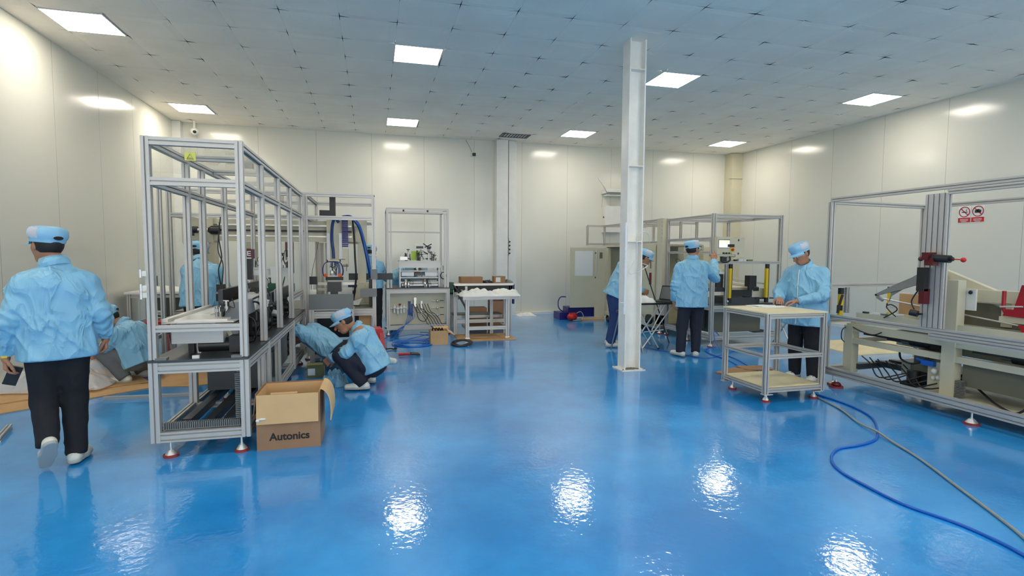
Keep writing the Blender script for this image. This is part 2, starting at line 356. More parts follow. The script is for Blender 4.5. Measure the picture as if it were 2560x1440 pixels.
single('loose_cable', 'white', 'thin white cable looping around the steel column', 'cable', (3.2, 6.03, 1.3),
  ('t', [(3.29, 6.2, 1.36), (3.34, 6.05, 1.33), (3.27, 6.01, 1.29), (3.17, 6.01, 1.24), (3.10, 6.03, 1.22), (3.08, 6.03, 1.27), (3.13, 6.03, 1.35), (3.18, 6.035, 1.42), (3.19, 6.03, 1.55), (3.17, 6.03, 1.66), (3.2, 6.02, 1.72), (3.27, 6.02, 1.75), (3.36, 6.08, 1.72), (3.42, 6.14, 1.62)], .0045))

# ------------------------------------------------------------ framework helpers
def foot(t, x, y, ztop, r=.045):
    f = part('levelling_foot', 'alub', t, ('c', (x, y, .02), (x, y, ztop), .008), ('c', (x, y, .016), (x, y, .05), r*.8, r*.35), ('c', (x, y, .045), (x, y, .06), .014, {'n': 6}))
    part('rubber_pad', 'redrub', f, ('c', (x, y, 0), (x, y, .018), r))
def post(t, x, y, z0, z1, w=.05, h=.05, m_='alu', label=None): return part('post', m_, t, ('p', (x, y, z0), (x, y, z1), w, h), label=label)
def rail(t, a, b, w=.05, h=.05, m_='alu'):
    e = .006 if abs(a[1]-b[1]) > abs(a[0]-b[0]) else .003      # butt joints sit just inside the post faces
    return part('rail', m_, t, ('p', a, b, w-e, h-e))
def cable(t, pts, r=.006, m_='black', name='cable'): return part(name, m_, t, ('t', pts, r))
def duct(mb, a, b, ax, w=.05, d=.05, pitch=.014):   # slotted wiring duct fingers along an axis
    n = int(abs(b[ax]-a[ax])/pitch); lo = min(a[ax], b[ax])
    o = [i for i in range(3) if i != ax]
    for k in range(n):
        q = [[0, 0] for _ in range(3)]; q[ax] = [lo+k*pitch, lo+k*pitch+pitch*.6]
        for i in o: q[i] = [a[i], b[i]] if a[i] < b[i] else [b[i], a[i]]
        mb.box(q[0][0], q[0][1], q[1][0], q[1][1], q[2][0], q[2][1])

# ------------------------------------------------------------ LEFT MACHINE: long glazed aluminium enclosure
t = LM = thing('assembly_machine', 'long aluminium-framed assembly machine with clear upper panels and slotted profiles, at left of the room', 'machine', (-1.2, 5.9, 0))
x0, x1 = -1.50, -.915; ys = [4.225, 4.95, 5.77, 6.57, 7.56]; yl = [4.225, 5.03, 5.45, 6.2, 7.0, 7.56]
for y in ys[:1]+[5.05, 6.57, 7.5]:
    for x in (x0, x1): post(t, x, y, .115, .69, .06, .055)
for y in (4.8, 5.6): post(t, x1, y, .19, .61, .05, .05)
for y in ys: post(t, x1, y, .71, 2.26 if y == ys[0] else 2.20)
for y in yl: post(t, x0, y, .71, 2.26 if y == yl[0] else 2.20)
for z, h in ((.15, .075), (.648, .08)):
    rail(t, (x0+.03, 4.225, z), (x1-.03, 4.225, z), .05, h)
    for x in (x0, x1): rail(t, (x, 4.25, z), (x, 7.53, z), .05, h)
    for y in (5.05, 6.57, 7.5): rail(t, (x0+.03, y, z), (x1-.03, y, z), .05, h*.7)
part('table_plate', 'dgrey', t, ('b', -1.53, -.89, 4.19, 7.6, .69, .706))
for z in (2.23, 1.955):
    rail(t, (x0+.025, 4.225, z), (x1-.025, 4.225, z), .05, .058)
    for x in (x0, x1): rail(t, (x, 4.25, z), (x, 7.6, z), .05, .055)
for y in ys[1:]: rail(t, (x0+.025, y, 2.235), (x1-.025, y, 2.235), .045, .045)
rail(t, (x0+.025, 4.225, .927), (x1-.025, 4.225, .927), .05, .05)
rail(t, (x1, 6.6, .95), (x1, 7.5, .95), .045, .08)
for (x, y) in ((x0+.05, 4.225), (x1-.05, 4.225), (x1, 5.0), (x1, 5.82), (x1, 6.62), (x0+.02, 5.08)):
    part('corner_bracket', 'greyp', t, ('b', x-.035, x+.035, y-.028, y+.028, .706, .722))
for y in ys[:4]:
    part('glazing_pane', 'acryl', t, ('b', x1-.002, x1+.002, y+.03, ys[ys.index(y)+1]-.03, 1.985, 2.2))
part('glazing_pane', 'acryl', t, ('b', x0+.03, x1-.03, 4.223, 4.227, 1.985, 2.2))
part('glazing_pane', 'acryl', t, ('b', x0-.002, x0+.002, 4.26, 5.0, 1.985, 2.2))
part('roof_pane', 'acryl', t, ('b', x0+.03, x1-.03, 4.26, 5.74, 2.242, 2.246))
st = part('warning_sticker', 'yelp', t, ('b', -1.262, -1.192, 4.216, 4.2215, 2.105, 2.165))
part('triangle_mark', 'olive', st, *[('t', p, .0016, {'n': 5, 'smooth': False}) for p in ([(-1.248, 4.214, 2.115), (-1.227, 4.214, 2.152), (-1.206, 4.214, 2.115), (-1.248, 4.214, 2.115)], [(-1.24, 4.214, 2.123), (-1.214, 4.214, 2.123)])])
part('lock_bracket', 'greyp', t, ('b', -1.035, -.965, 4.9, 4.96, 2.17, 2.22), ('b', -1.045, -.955, 4.89, 4.9, 2.2, 2.222))
for z in (1.15, 1.20, 1.30):
    part('hinge', 'alub', t, ('b', -1.545, -1.515, 4.19, 4.24, z, z+.035), ('c', (-1.55, 4.19, z-.01), (-1.55, 4.19, z+.045), .009))
for x in (-1.42, -.955):
    for y in (4.24, 5.8, 7.4): foot(t, x, y, .115, .05)
mb = MB(); duct(mb, (-1.46, 4.23, .195), (-.955, 4.27, .245), 0); mb.box(-1.46, -.955, 4.232, 4.268, .192, .2)
part('wiring_duct', 'greyp', t, mb=mb)
mb = MB(); duct(mb, (-.99, 4.24, .25), (-.95, 4.28, .60), 2); mb.box(-.985, -.955, 4.27, 4.285, .25, .6); part('wiring_duct', 'greyp', t, mb=mb)
mb = MB(); duct(mb, (-.95, 4.7, .20), (-.905, 5.4, .26), 1); part('wiring_duct', 'greyp', t, mb=mb)
for x in (-1.36, -1.2, -1.08): part('base_channel', 'dgrey', t, ('b', x-.03, x+.03, 4.4, 7.4, .16, .22))
part('drive_cabinet', 'dgrey', t, ('b', -1.42, -.96, 5.15, 6.5, .25, .6), ('b', -1.0, -.955, 5.3, 5.9, .3, .5))
part('drive_cabinet', 'olive', t, ('b', -1.45, -1.22, 6.7, 7.4, .22, .6))
# infeed deck and its pan
part('infeed_deck', 'alub', t, ('b', -1.47, -1.0, 4.3, 4.62, .952, .962), ('b', -1.40, -1.05, 4.33, 4.60, .962, .975), ('b', -1.47, -1.43, 4.3, 5.4, .96, .985),
     ('b', -1.30, -1.24, 4.62, 5.3, .955, .98), ('b', -1.12, -1.06, 4.62, 5.3, .955, .98))
part('deck_plate', 'white', t, ('b', -1.43, -1.3, 4.62, 5.5, .95, .965), ('b', -1.24, -1.12, 4.62, 5.2, .95, .96))
part('pan', 'alum', t, ('b', -1.42, -1.08, 4.33, 4.8, .80, .895), ('b', -1.36, -1.14, 4.36, 4.7, .895, .953))
part('motor', 'black', t, ('c', (-1.26, 4.4, .775), (-1.0, 4.42, .775), .052), ('b', -1.05, -.98, 4.36, 4.48, .72, .84))
part('support_leg', 'black', t, ('b', -1.35, -1.31, 4.45, 4.49, .706, .80)); part('support_leg', 'alu', t, ('b', -1.29, -1.265, 4.45, 4.475, .706, .80))
part('support_leg', 'dgrey', t, ('b', -1.15, -1.11, 4.95, 5.0, .706, .95)); part('support_leg', 'dgrey', t, ('b', -1.42, -1.38, 5.3, 5.35, .706, .95))
part('angled_cover', ['steel'], t, ('x', [(4.42, .962), (4.98, .962), (4.9, 1.075), (4.62, 1.075)], 0, -1.1, -.985))
part('angled_cover', ['alub'], t, ('x', [(5.05, .962), (5.6, .962), (5.52, 1.09), (5.2, 1.09)], 0, -1.14, -1.0))
# tooling clusters, each of clamps, cylinders and tubing
def tooling(t, cx, cy_, z, seed, s=1.0, n=9):
    q = random.Random(seed)
    for k in range(n):
        a, r_ = q.uniform(0, 6.28), q.uniform(.01, .06)*s; px, py = cx+r_*math.cos(a), cy_+r_*math.sin(a); h = q.uniform(.05, .17)*s
        m_ = q.choice(['alub', 'steel', 'black', 'alub', 'dgrey'])
        sh = [('c', (px, py, z), (px, py, z+h), .006+.006*q.random()), ('b', px-.014, px+.014, py-.014, py+.014, z+h*.45, z+h*.45+.03*s)]
        if q.random() < .5: sh.append(('c', (px-.02, py, z+h), (px+.02, py, z+h), .006))
        part('cylinder' if q.random() < .6 else 'clamp', m_, t, *sh)
    for k in range(3):
        p = [(cx+q.uniform(-.05, .05)*s, cy_+q.uniform(-.05, .05)*s, z+.1*s)]
        for _ in range(4): p.append((p[-1][0]+q.uniform(-.05, .05)*s, p[-1][1]+q.uniform(-.05, .05)*s, z+q.uniform(.0, .18)*s))
        cable(t, p, .0035, q.choice(['black', 'black', 'dgrey']), 'air_tube')
tooling(t, -1.12, 4.52, .975, 1, .8); tooling(t, -1.0, 5.3, .97, 2, 1.0); tooling(t, -1.25, 5.9, .98, 3, 1.0); tooling(t, -1.15, 6.9, 1.0, 5, 1.1, 6)
part('conveyor_bed', 'dgrey', t, ('b', -1.36, -1.02, 5.5, 7.45, .97, 1.0), ('b', -1.38, -1.34, 5.4, 7.5, .96, 1.12), ('b', -1.03, -1.0, 5.4, 7.5, .93, 1.06))
part('belt', 'rubber', t, ('b', -1.33, -1.05, 5.5, 7.45, 1.0, 1.008))
part('slanted_guide', 'steel', t, ('o', (-1.2, 5.6, 1.1), (.012, .9, .14), (0, 0, 8)), ('o', (-1.02, 6.3, 1.02), (.01, .8, .12), (0, 0, 5)))
for y in (5.3, 5.9, 6.5, 7.1): part('support_leg', 'dgrey', t, ('b', -1.1, -1.04, y-.03, y+.03, .706, .95))
for y, z in ((5.25, .80), (5.75, .78), (6.3, .79), (6.9, .8)):
    part('motor', 'black', t, ('c', (-1.1, y, z), (-.99, y+.02, z), .05), ('b', -1.14, -1.06, y-.05, y+.06, z-.07, z+.08))
part('motor', 'alub', t, ('c', (-1.02, 5.98, .84), (-.95, 5.98, .82), .034), ('s', (-.945, 5.98, .82), .03))
for k in range(7):
    y = 4.75+k*.36; q = random.Random(k)
    cable(t, [(-1.0, y, .95), (-.955, y+.03, .9), (-.95, y+.05*q.random(), .8), (-.98, y+.1, .72), (-1.1, y+.14, .712)], .006)
cable(t, [(-1.03, 4.85, 1.03), (-.98, 4.9, 1.05), (-.95, 4.98, 1.02), (-.945, 5.0, .93), (-.95, 4.95, .82), (-.99, 4.9, .74)], .009)
cable(t, [(-1.04, 5.15, 1.05), (-.98, 5.2, 1.07), (-.95, 5.3, .99), (-.945, 5.3, .85), (-.97, 5.25, .72)], .009)
part('gripper_jaw', 'beige', t, ('o', (-1.03, 4.46, .80), (.05, .04, .05), (20, 10, 30)), ('o', (-1.06, 4.45, .84), (.02, .03, .1), (0, -25, 0)))
part('terminal_label', 'white', t, ('b', -1.26, -1.215, 4.225, 4.245, .706, .728))
# cross beam with pick station seen between the posts
part('cross_beam', 'white', t, ('b', -1.45, -.96, 6.75, 6.8, 1.2, 1.27), ('b', -1.45, -.96, 6.74, 6.82, 1.27, 1.285))
part('beam_bracket', 'white', t, ('x', [(-1.16, 1.3), (-1.03, 1.3), (-1.06, 1.27), (-1.1, 1.05), (-1.14, 1.05)], 1, 6.7, 6.76))
part('beam_bracket', 'white', t, ('x', [(-1.45, 1.3), (-1.36, 1.3), (-1.38, 1.05), (-1.42, 1.05)], 1, 6.7, 6.76))
part('guard_plate', 'green', t, ('b', -1.14, -1.06, 6.45, 6.46, 1.02, 1.12))
tooling(t, -1.0, 6.78, 1.285, 8, 1.2, 7); tooling(t, -1.28, 6.78, 1.285, 9, .8, 5)
for xx, yy in ((-1.26, 6.1), (-1.03, 7.3)):
    d = part('indicator_unit', 'black', t, ('b', xx-.03, xx+.03, yy, yy+.06, 1.18, 1.40)) if xx < -1.1 else part('indicator_unit', 'black', t, ('b', xx-.045, xx+.045, yy, yy+.07, 1.2, 1.5))
    zt = 1.40 if xx < -1.1 else 1.5
    part('top_cap', 'maroon', d, ('b', xx-.047, xx+.047, yy-.004, yy+.072, zt, zt+.1))
    part('letter_mark', 'paper', d, ('b', xx-.01, xx-.002, yy-.009, yy-.004, zt+.03, zt+.08), *[('b', xx-.002, xx+.025, yy-.009, yy-.004, z, z+.008) for z in (zt+.03, zt+.05, zt+.072)], ('b', xx-.02, xx+.03, yy-.009, yy-.004, zt+.0, zt+.012))
part('sensor_stack', 'black', t, ('b', -1.45, -1.38, 5.6, 5.68, 1.0, 1.07), ('b', -1.445, -1.385, 5.6, 5.68, 1.09, 1.16)); part('sensor_stack', 'steel', t, ('b', -1.455, -1.375, 5.59, 5.7, 1.07, 1.09), ('b', -1.44, -1.39, 5.62, 5.67, .98, 1.0))
cable(t, [(-1.41, 5.62, 1.16), (-1.42, 5.6, 1.3), (-1.39, 5.6, 1.42), (-1.41, 5.6, 1.6), (-1.4, 5.6, 1.75)], .006); cable(t, [(-1.40, 5.62, 1.16), (-1.38, 5.6, 1.35), (-1.42, 5.6, 1.5), (-1.39, 5.6, 1.8)], .005)

# ------------------------------------------------------------ GANTRY BAY
t = thing('gantry_machine', 'aluminium bay behind the long machine carrying a beige gantry beam and gripper head', 'machine', (-1.2, 8.4, 0))
gx0, gx1, gy0, gy1 = -2.5, .015, 7.7, 9.1
for x in (gx0, -.87, gx1):
    post(t, x, gy0, .1, 2.24); post(t, x, gy1, .1, 2.24)
for z in (2.25, 1.94):
    for y in (gy0, gy1): rail(t, (gx0, y, z), (gx1, y, z), .05, .055)
    for x in (gx0, -.87, gx1): rail(t, (x, gy0, z), (x, gy1, z), .05, .05)
rail(t, (gx0, gy0, .64), (gx1, gy0, .64), .05, .1); rail(t, (gx0, gy1, .64), (gx1, gy1, .64), .05, .1)
for z in (.14,): rail(t, (gx0, gy0, z), (gx1, gy0, z), .05, .08); rail(t, (gx0, gy1, z), (gx1, gy1, z), .05, .08)
for x in (-.87, gx1): rail(t, (x, gy0, .64), (x, gy1, .64), .05, .1); rail(t, (x, gy0, .14), (x, gy1, .14), .05, .08)
part('table_plate', 'olive', t, ('b', gx0, gx1, gy0+.02, gy1, .69, .70))
for x in (gx0, -.87, gx1): foot(t, x, gy0, .1); foot(t, x, gy1, .1)
g_ = part('gantry_beam', 'beige', t, ('b', -2.15, -.18, 8.3, 8.42, 1.625, 1.70), ('b', -2.15, -.18, 8.3, 8.42, 1.86, 1.93), ('b', -2.15, -.18, 8.34, 8.42, 1.7, 1.86), ('b', -2.2, -2.15, 8.26, 8.46, 1.6, 1.95))
part('slide_rail', 'black', g_, ('b', -2.1, -.3, 8.31, 8.34, 1.765, 1.79)); part('slide_rail', 'alub', g_, ('b', -2.1, -.3, 8.295, 8.3, 1.69, 1.71), ('b', -2.1, -.3, 8.295, 8.3, 1.845, 1.865))
part('end_plate', 'beige', t, ('x', [(-2.55, 1.93), (-2.2, 1.93), (-2.2, 1.6), (-2.3, 1.58), (-2.36, 1.5), (-2.5, 1.5), (-2.55, 1.6)], 1, 8.30, 8.34))
part('servo_motor', 'black', t, ('c', (-2.45, 8.22, 1.77), (-2.33, 8.22, 1.77), .045), ('b', -2.43, -2.38, 8.19, 8.25, 1.69, 1.74))
part('coupling', 'alub', t, ('c', (-2.33, 8.22, 1.77), (-2.28, 8.22, 1.77), .022), ('c', (-2.28, 8.22, 1.77), (-2.25, 8.22, 1.77), .042), ('c', (-2.25, 8.22, 1.77), (-2.2, 8.22, 1.77), .028))
part('gearbox', 'black', t, ('c', (-2.2, 8.22, 1.77), (-2.16, 8.22, 1.77), .03, .06), ('c', (-2.16, 8.22, 1.77), (-2.06, 8.22, 1.77), .06))
part('gantry_leg', 'beige', t, ('b', -2.5, -2.36, 8.32, 8.46, .7, 1.6)); part('leg_gusset', 'beige', t, ('x', [(-2.36, 1.3), (-2.3, 1.5), (-2.2, 1.6), (-2.36, 1.6)], 1, 8.33, 8.37))
part('gantry_leg', 'beige', t, ('b', -.22, -.10, 8.32, 8.44, .7, 1.63)); part('leg_gusset', 'beige', t, ('x', [(-.28, .72), (.02, .72), (.02, .78), (-.08, 1.02), (-.1, 1.02), (-.22, 1.02), (-.27, .8)], 1, 8.27, 8.32), ('b', -.13, -.11, 8.2, 8.27, .72, 1.0), ('b', -.3, .04, 8.18, 8.46, .70, .72))
part('end_plate', 'beige', t, ('b', -.36, -.08, 8.42, 8.46, 1.6, 1.98))
part('electrical_box', 'beige', t, ('b', -1.86, -1.62, 8.6, 8.85, .7, 1.62)); part('vent_grille', 'olive', t, ('b', -1.82, -1.68, 8.59, 8.6, 1.3, 1.52))
part('electrical_box', 'beige', t, ('b', -2.46, -2.26, 8.7, 8.95, .7, 1.7))
# vertical axis and gripper
part('axis_plate', 'beige', t, ('b', -.645, -.435, 8.2, 8.25, 1.68, 1.94), ('b', -.60, -.47, 8.2, 8.24, 1.36, 1.68)); part('axis_rail', 'steel', t, ('b', -.645, -.6, 8.19, 8.26, 1.36, 1.75)); part('axis_rail', 'steel', t, ('b', -.475, -.43, 8.19, 8.26, 1.36, 1.75))
part('hose_bundle', 'blut', t, ('t', [(-.47, 8.12, 1.9), (-.52, 8.1, 1.97), (-.56, 8.12, 1.85), (-.57, 8.14, 1.65), (-.555, 8.14, 1.5), (-.55, 8.14, 1.38)], .022))
mb = MB()
for k in range(15): mb.box(-.43, -.345, 8.12, 8.18, 1.55+k*.028, 1.572+k*.028)
part('drag_chain', 'navy', t, mb=mb); part('chain_tray', 'beige', t, ('b', -.425, -.345, 8.1, 8.2, 1.31, 1.52), ('c', (-.425, 8.15, 1.31), (-.345, 8.15, 1.31), .05))
part('gripper_frame', 'beige', t, ('b', -.64, -.45, 8.1, 8.13, 1.335, 1.36), ('b', -.64, -.625, 8.1, 8.13, 1.26, 1.36), ('b', -.465, -.45, 8.1, 8.13, 1.26, 1.36))
tooling(t, -.55, 8.1, 1.14, 21, 1.3, 12)
q = random.Random(5)
for k in range(9):
    a = q.uniform(-.14, .14); cable(t, [(-.55, 8.08, 1.34), (-.55+a*.8, 8.03, 1.32), (-.55+a*1.1, 8.04, 1.22), (-.55+a, 8.06, 1.13)], .006, 'blut', 'air_tube')
part('gripper_plate', 'black', t, ('b', -.66, -.42, 8.05, 8.15, 1.07, 1.12)); part('gripper_plate', 'white', t, ('b', -.67, -.40, 8.04, 8.05, 1.12, 1.135))
for x in (-.655, -.46): part('suction_mount', 'orange', t, ('b', x-.02, x+.02, 8.02, 8.06, 1.12, 1.165), ('s', (x+.015, 8.02, 1.13), .016, {'n': 8}))
part('transfer_beam', 'black', t, ('b', -.36, .3, 8.5, 8.56, 1.05, 1.15)); part('transfer_rail', 'alub', t, ('b', -.8, .0, 8.4, 8.45, .98, 1.02)); part('transfer_rail', 'alu', t, ('b', -.8, .0, 8.35, 8.4, .9, .94))
part('drive_block', 'dgrey', t, ('b', -.64, -.45, 8.1, 8.25, .9, 1.04), ('b', -.6, -.5, 8.1, 8.2, .7, .9)); part('panel_plate', 'white', t, ('b', -.45, -.3, 8.3, 8.32, .72, .95))
part('main_hose', 'blut', t, ('t', [(-.42, 8.15, 1.98), (-.3, 8.12, 1.98), (-.19, 8.08, 1.85), (-.12, 8.05, 1.6), (-.07, 8.05, 1.35), (-.04, 8.08, 1.15), (-.03, 8.15, .95)], .026))
part('main_hose', 'bluc', t, ('t', [(-.42, 8.1, 1.97), (-.28, 8.08, 1.95), (-.16, 8.05, 1.8), (-.1, 8.02, 1.5), (-.05, 8.02, 1.25), (-.02, 8.1, 1.05)], .012))
part('main_hose', 'black', t, ('t', [(-.28, 8.2, 1.95), (-.26, 8.15, 1.7), (-.25, 8.1, 1.4), (-.24, 8.1, 1.1), (-.28, 8.15, .8), (-.3, 8.2, .74)], .014))
part('junction_box', 'greyp', t, ('b', -.03, .06, 7.62, 7.67, 1.1, 1.24)); part('junction_box', 'greyp', t, ('b', -.17, .05, 7.61, 7.67, .86, .97))
part('cover_sheet', 'navy', t, ('b', -.38, -.2, 8.7, 8.72, .72, 1.0)); part('bin', 'black', t, ('b', -.06, .0, 7.8, 8.2, .72, 1.1))
part('overhead_drive', 'black', t, ('b', -.6, -.52, 8.2, 8.3, 2.08, 2.28), ('b', -.74, -.52, 8.2, 8.3, 1.98, 2.08))
for x in (-.83, -.79, -.76, -.71): part('lead_post', 'alu', t, ('p', (x, 8.9, .7), (x, 8.9, 1.62), .035, .035))
cable(t, [(-.78, 8.4, 1.62), (-.82, 8.35, 1.4), (-.86, 8.3, 1.2), (-.88, 8.3, 1.0)], .004, 'olive')
part('monitor_unit', 'black', t, ('b', -.86, -.76, 7.9, 7.95, 1.02, 1.13)); part('regulator', 'alub', t, ('c', (-.82, 7.9, .8), (-.82, 7.9, 1.02), .018), ('b', -.86, -.77, 7.86, 7.92, .88, .95), ('c', (-.79, 7.88, .7), (-.79, 7.88, .88), .01))
part('base_cabinet', 'dgrey', t, ('b', -.8, -.1, 8.3, 8.9, .2, .58)); part('base_cabinet', 'card', t, ('b', -.2, -.03, 7.75, 8.1, .18, .58))
part('waste_chute', 'white', t, ('x', [(-.34, .72), (-.2, .72), (-.16, .8), (-.3, .76)], 1, 7.9, 8.1))

# grey cover panel stand in front of the bay
t = thing('panel_stand', 'low aluminium stand with an upright plain grey sheet panel, before the gantry bay', 'stand', (-.5, 7.35, 0))
part('cover_panel', 'greyp', t, ('b', -.80, -.25, 7.22, 7.235, .735, .93))
for x in (-.77, -.28):
    for y in (7.27, 7.55): post(t, x, y, 0.0, .72, .06, .06)
for y in (7.27, 7.55): rail(t, (-.74, y, .66), (-.31, y, .66), .05, .09); rail(t, (-.74, y, .12), (-.31, y, .12), .04, .05)
part('shelf', 'dgrey', t, ('b', -.74, -.31, 7.29, 7.55, .15, .17)); part('top_ledge', 'alu', t, ('b', -.80, -.25, 7.235, 7.58, .72, .735))

# ------------------------------------------------------------ TEST BENCH (centre back)
t = thing('test_bench', 'tall open aluminium test bench with clamping fixtures on its table and cream back plate below', 'machine', (.79, 10.1, 0))
bx0, bx1, by0, by1 = .255, 1.31, 9.6, 10.6
for x in (bx0, bx1):
    for y in (by0, by1): post(t, x, y, .1, .83, .06, .06); post(t, x, y, .85, 2.24, .04, .04)
post(t, .31, by0, .85, 2.2, .03, .03); post(t, 1.26, by0, .85, 2.2, .035, .035)
for z in (2.24, 2.19): rail(t, (bx0, by0, z), (bx1, by0, z), .04, .04)
for z in (2.24,): rail(t, (bx0, by1, z), (bx1, by1, z), .04, .04); rail(t, (bx0, by0, z), (bx0, by1, z), .04, .04); rail(t, (bx1, by0, z), (bx1, by1, z), .04, .04)
rail(t, (bx0, by1, 1.87), (bx1, by1, 1.87), .035, .035); rail(t, (bx0+.03, by0, .79), (bx1-.03, by0, .79), .05, .08); rail(t, (bx0+.03, by0, .14), (bx1-.03, by0, .14), .05, .08)
for x in (bx0, bx1): rail(t, (x, by0, .79), (x, by1, .79), .05, .08); rail(t, (x, by0, .14), (x, by1, .14), .05, .08)
for x in (.53, .95): part('latch', 'black', t, ('b', x-.015, x+.015, by0-.03, by0-.02, 2.19, 2.225))
part('table_plate', 'dgrey', t, ('b', .22, 1.345, 9.56, 10.63, .83, .85))
part('back_plate', 'beige', t, ('b', .285, 1.28, 9.72, 9.73, .18, .75))
part('fixture_plate', 'alum', t, ('b', .45, 1.2, 9.72, 9.74, 1.20, 1.31)); part('fixture_plate', 'alum', t, ('b', .45, 1.2, 9.7, 10.1, 1.31, 1.325))
for k, (z0, z1, xa, xb, m_) in enumerate([(.87, .91, .5, 1.15, 'steel'), (.92, .95, .48, 1.16, 'alum'), (.97, 1.0, .5, 1.14, 'dgrey'), (1.01, 1.03, .47, 1.15, 'steel'), (1.05, 1.12, .5, .72, 'steel'), (1.05, 1.12, .92, 1.16, 'steel'), (1.06, 1.1, .73, .9, 'dgrey'), (1.13, 1.15, .48, 1.17, 'alum')]):
    part('slide_bar', m_, t, ('b', xa, xb, 9.75+.03*(k % 3), 9.95, z0, z1))
for x in (.47, 1.17): part('side_plate', 'steel', t, ('b', x-.012, x+.012, 9.74, 10.0, .85, 1.2))
for x, h in ((.62, 1.52), (.99, 1.50), (.86, 1.43), (1.1, 1.42)):
    part('pneumatic_cylinder', 'alub', t, ('c', (x, 9.8, 1.325), (x, 9.8, h-.03), .018)); part('cylinder_head', 'black', t, ('c', (x, 9.8, h-.03), (x, 9.8, h), .006), ('c', (x, 9.8, h), (x, 9.8, h+.014), .028))
tooling(t, .85, 9.85, 1.325, 31, 1.2, 9); tooling(t, 1.05, 9.85, 1.325, 32, 1.0, 7); tooling(t, .62, 9.82, 1.325, 33, .9, 4)
tooling(t, .6, 9.68, .85, 34, .9, 6); tooling(t, .95, 9.68, .85, 35, .9, 8); tooling(t, .8, 9.8, 1.15, 36, .6, 6)
part('clip_handle', 'black', t, ('o', (.98, 9.8, 1.60), (.14, .02, .02), (0, -25, 0)), ('o', (.93, 9.8, 1.61), (.1, .02, .018), (0, 35, 0)), ('b', .96, 1.02, 9.79, 9.81, 1.53, 1.58))
part('valve_box', 'alub', t, ('b', .47, .6, 9.66, 9.74, 1.34, 1.40), ('c', (.5, 9.7, 1.4), (.5, 9.7, 1.43), .012)); part('limit_switch', 'steel', t, ('b', 1.2, 1.25, 9.7, 9.75, 1.15, 1.24)); part('air_coil', 'black', t, ('t', [(1.24+.05*math.cos(a), 9.68, 1.06+.06*math.sin(a)) for a in [k*.7 for k in range(14)]], .008))
for x in (1.23, 1.27, 1.2): part('guide_rod', 'alub', t, ('c', (x, 9.72, .85), (x, 9.72, 1.0+x*.05), .01))
# air preparation unit and valves on the cream plate
for x, z in ((.36, .49), (.42, .47), (.48, .48), (.53, .49)):
    part('air_regulator', 'white', t, ('s', (x, 9.68, z), .03, {'n': 10}), ('c', (x, 9.68, z-.09), (x, 9.68, z-.02), .018), ('c', (x, 9.68, z+.02), (x, 9.68, z+.06), .012))
part('air_knob', 'redrub', t, ('c', (.46, 9.68, .53), (.46, 9.68, .56), .02)); part('air_unit', 'white', t, ('c', (.3, 9.69, .48), (.58, 9.69, .48), .012))
part('valve_manifold', 'blut', t, ('b', .61, .65, 9.68, 9.72, .35, .6), ('b', .66, .69, 9.68, 9.72, .33, .55)); part('valve_manifold', 'alub', t, ('b', .83, .86, 9.69, 9.72, .33, .6), ('b', .71, .75, 9.68, 9.72, .5, .62), ('c', (.73, 9.67, .64), (.73, 9.69, .64), .028))
for z in (.6, .47, .34): part('flow_fitting', 'alub', t, ('s', (1.13, 9.68, z), .026, {'n': 8}), ('c', (1.02, 9.69, z+.01), (1.1, 9.69, z), .008)); part('grommet', 'black', t, ('b', 1.18, 1.25, 9.715, 9.72, z-.005, z+.008))
for k in range(6):
    q = random.Random(40+k); x = .7+.05*k; cable(t, [(x, 9.68, .55), (x+.05, 9.62, .42), (x+.12, 9.6, .36+.05*q.random()), (x+.2, 9.62, .28), (x+.24, 9.6, .2), (x+.28+.1*q.random(), 9.56, .1)], .006, 'black' if k % 2 else 'dgrey')
cable(t, [(.75, 9.66, .5), (.78, 9.62, .3), (.88, 9.6, .24), (.95, 9.62, .33), (.9, 9.64, .43), (.82, 9.66, .47)], .006)
for k in range(5): cable(t, [(.6+.02*k, 9.66, .45), (.58+.03*k, 9.6, .3), (.5-.02*k, 9.5, .12), (.40-.04*k, 9.4, .02)], .004, 'bluc', 'air_tube')
for x in (bx0, bx1):
    for y in (by0, by1): foot(t, x, y, .1)
single('lime_card', 'lime', 'bright lime green card standing among the fixtures of the test bench', 'card', (.79, 9.9, 1.4), ('b', .68, .85, 9.92, 9.925, 1.335, 1.5))
single('poster', ['paper', 'dgrey'], 'white instruction poster with dark pictures on the back wall behind the test bench', 'poster', (1.13, 12.31, 1.45),
  ('b', .93, 1.36, 12.312, 12.318, 1.2, 1.67), ('b', .96, 1.12, 12.309, 12.312, 1.57, 1.62, 1), ('b', 1.2, 1.3, 12.309, 12.312, 1.57, 1.62, 1), ('b', .95, 1.3, 12.309, 12.312, 1.44, 1.445, 1), ('o', (1.17, 12.31, 1.47), (.1, .003, .03), (0, 30, 0), 1), ('o', (1.26, 12.31, 1.47), (.12, .003, .03), (0, -25, 0), 1), ('b', 1.17, 1.3, 12.309, 12.312, 1.32, 1.35, 1))

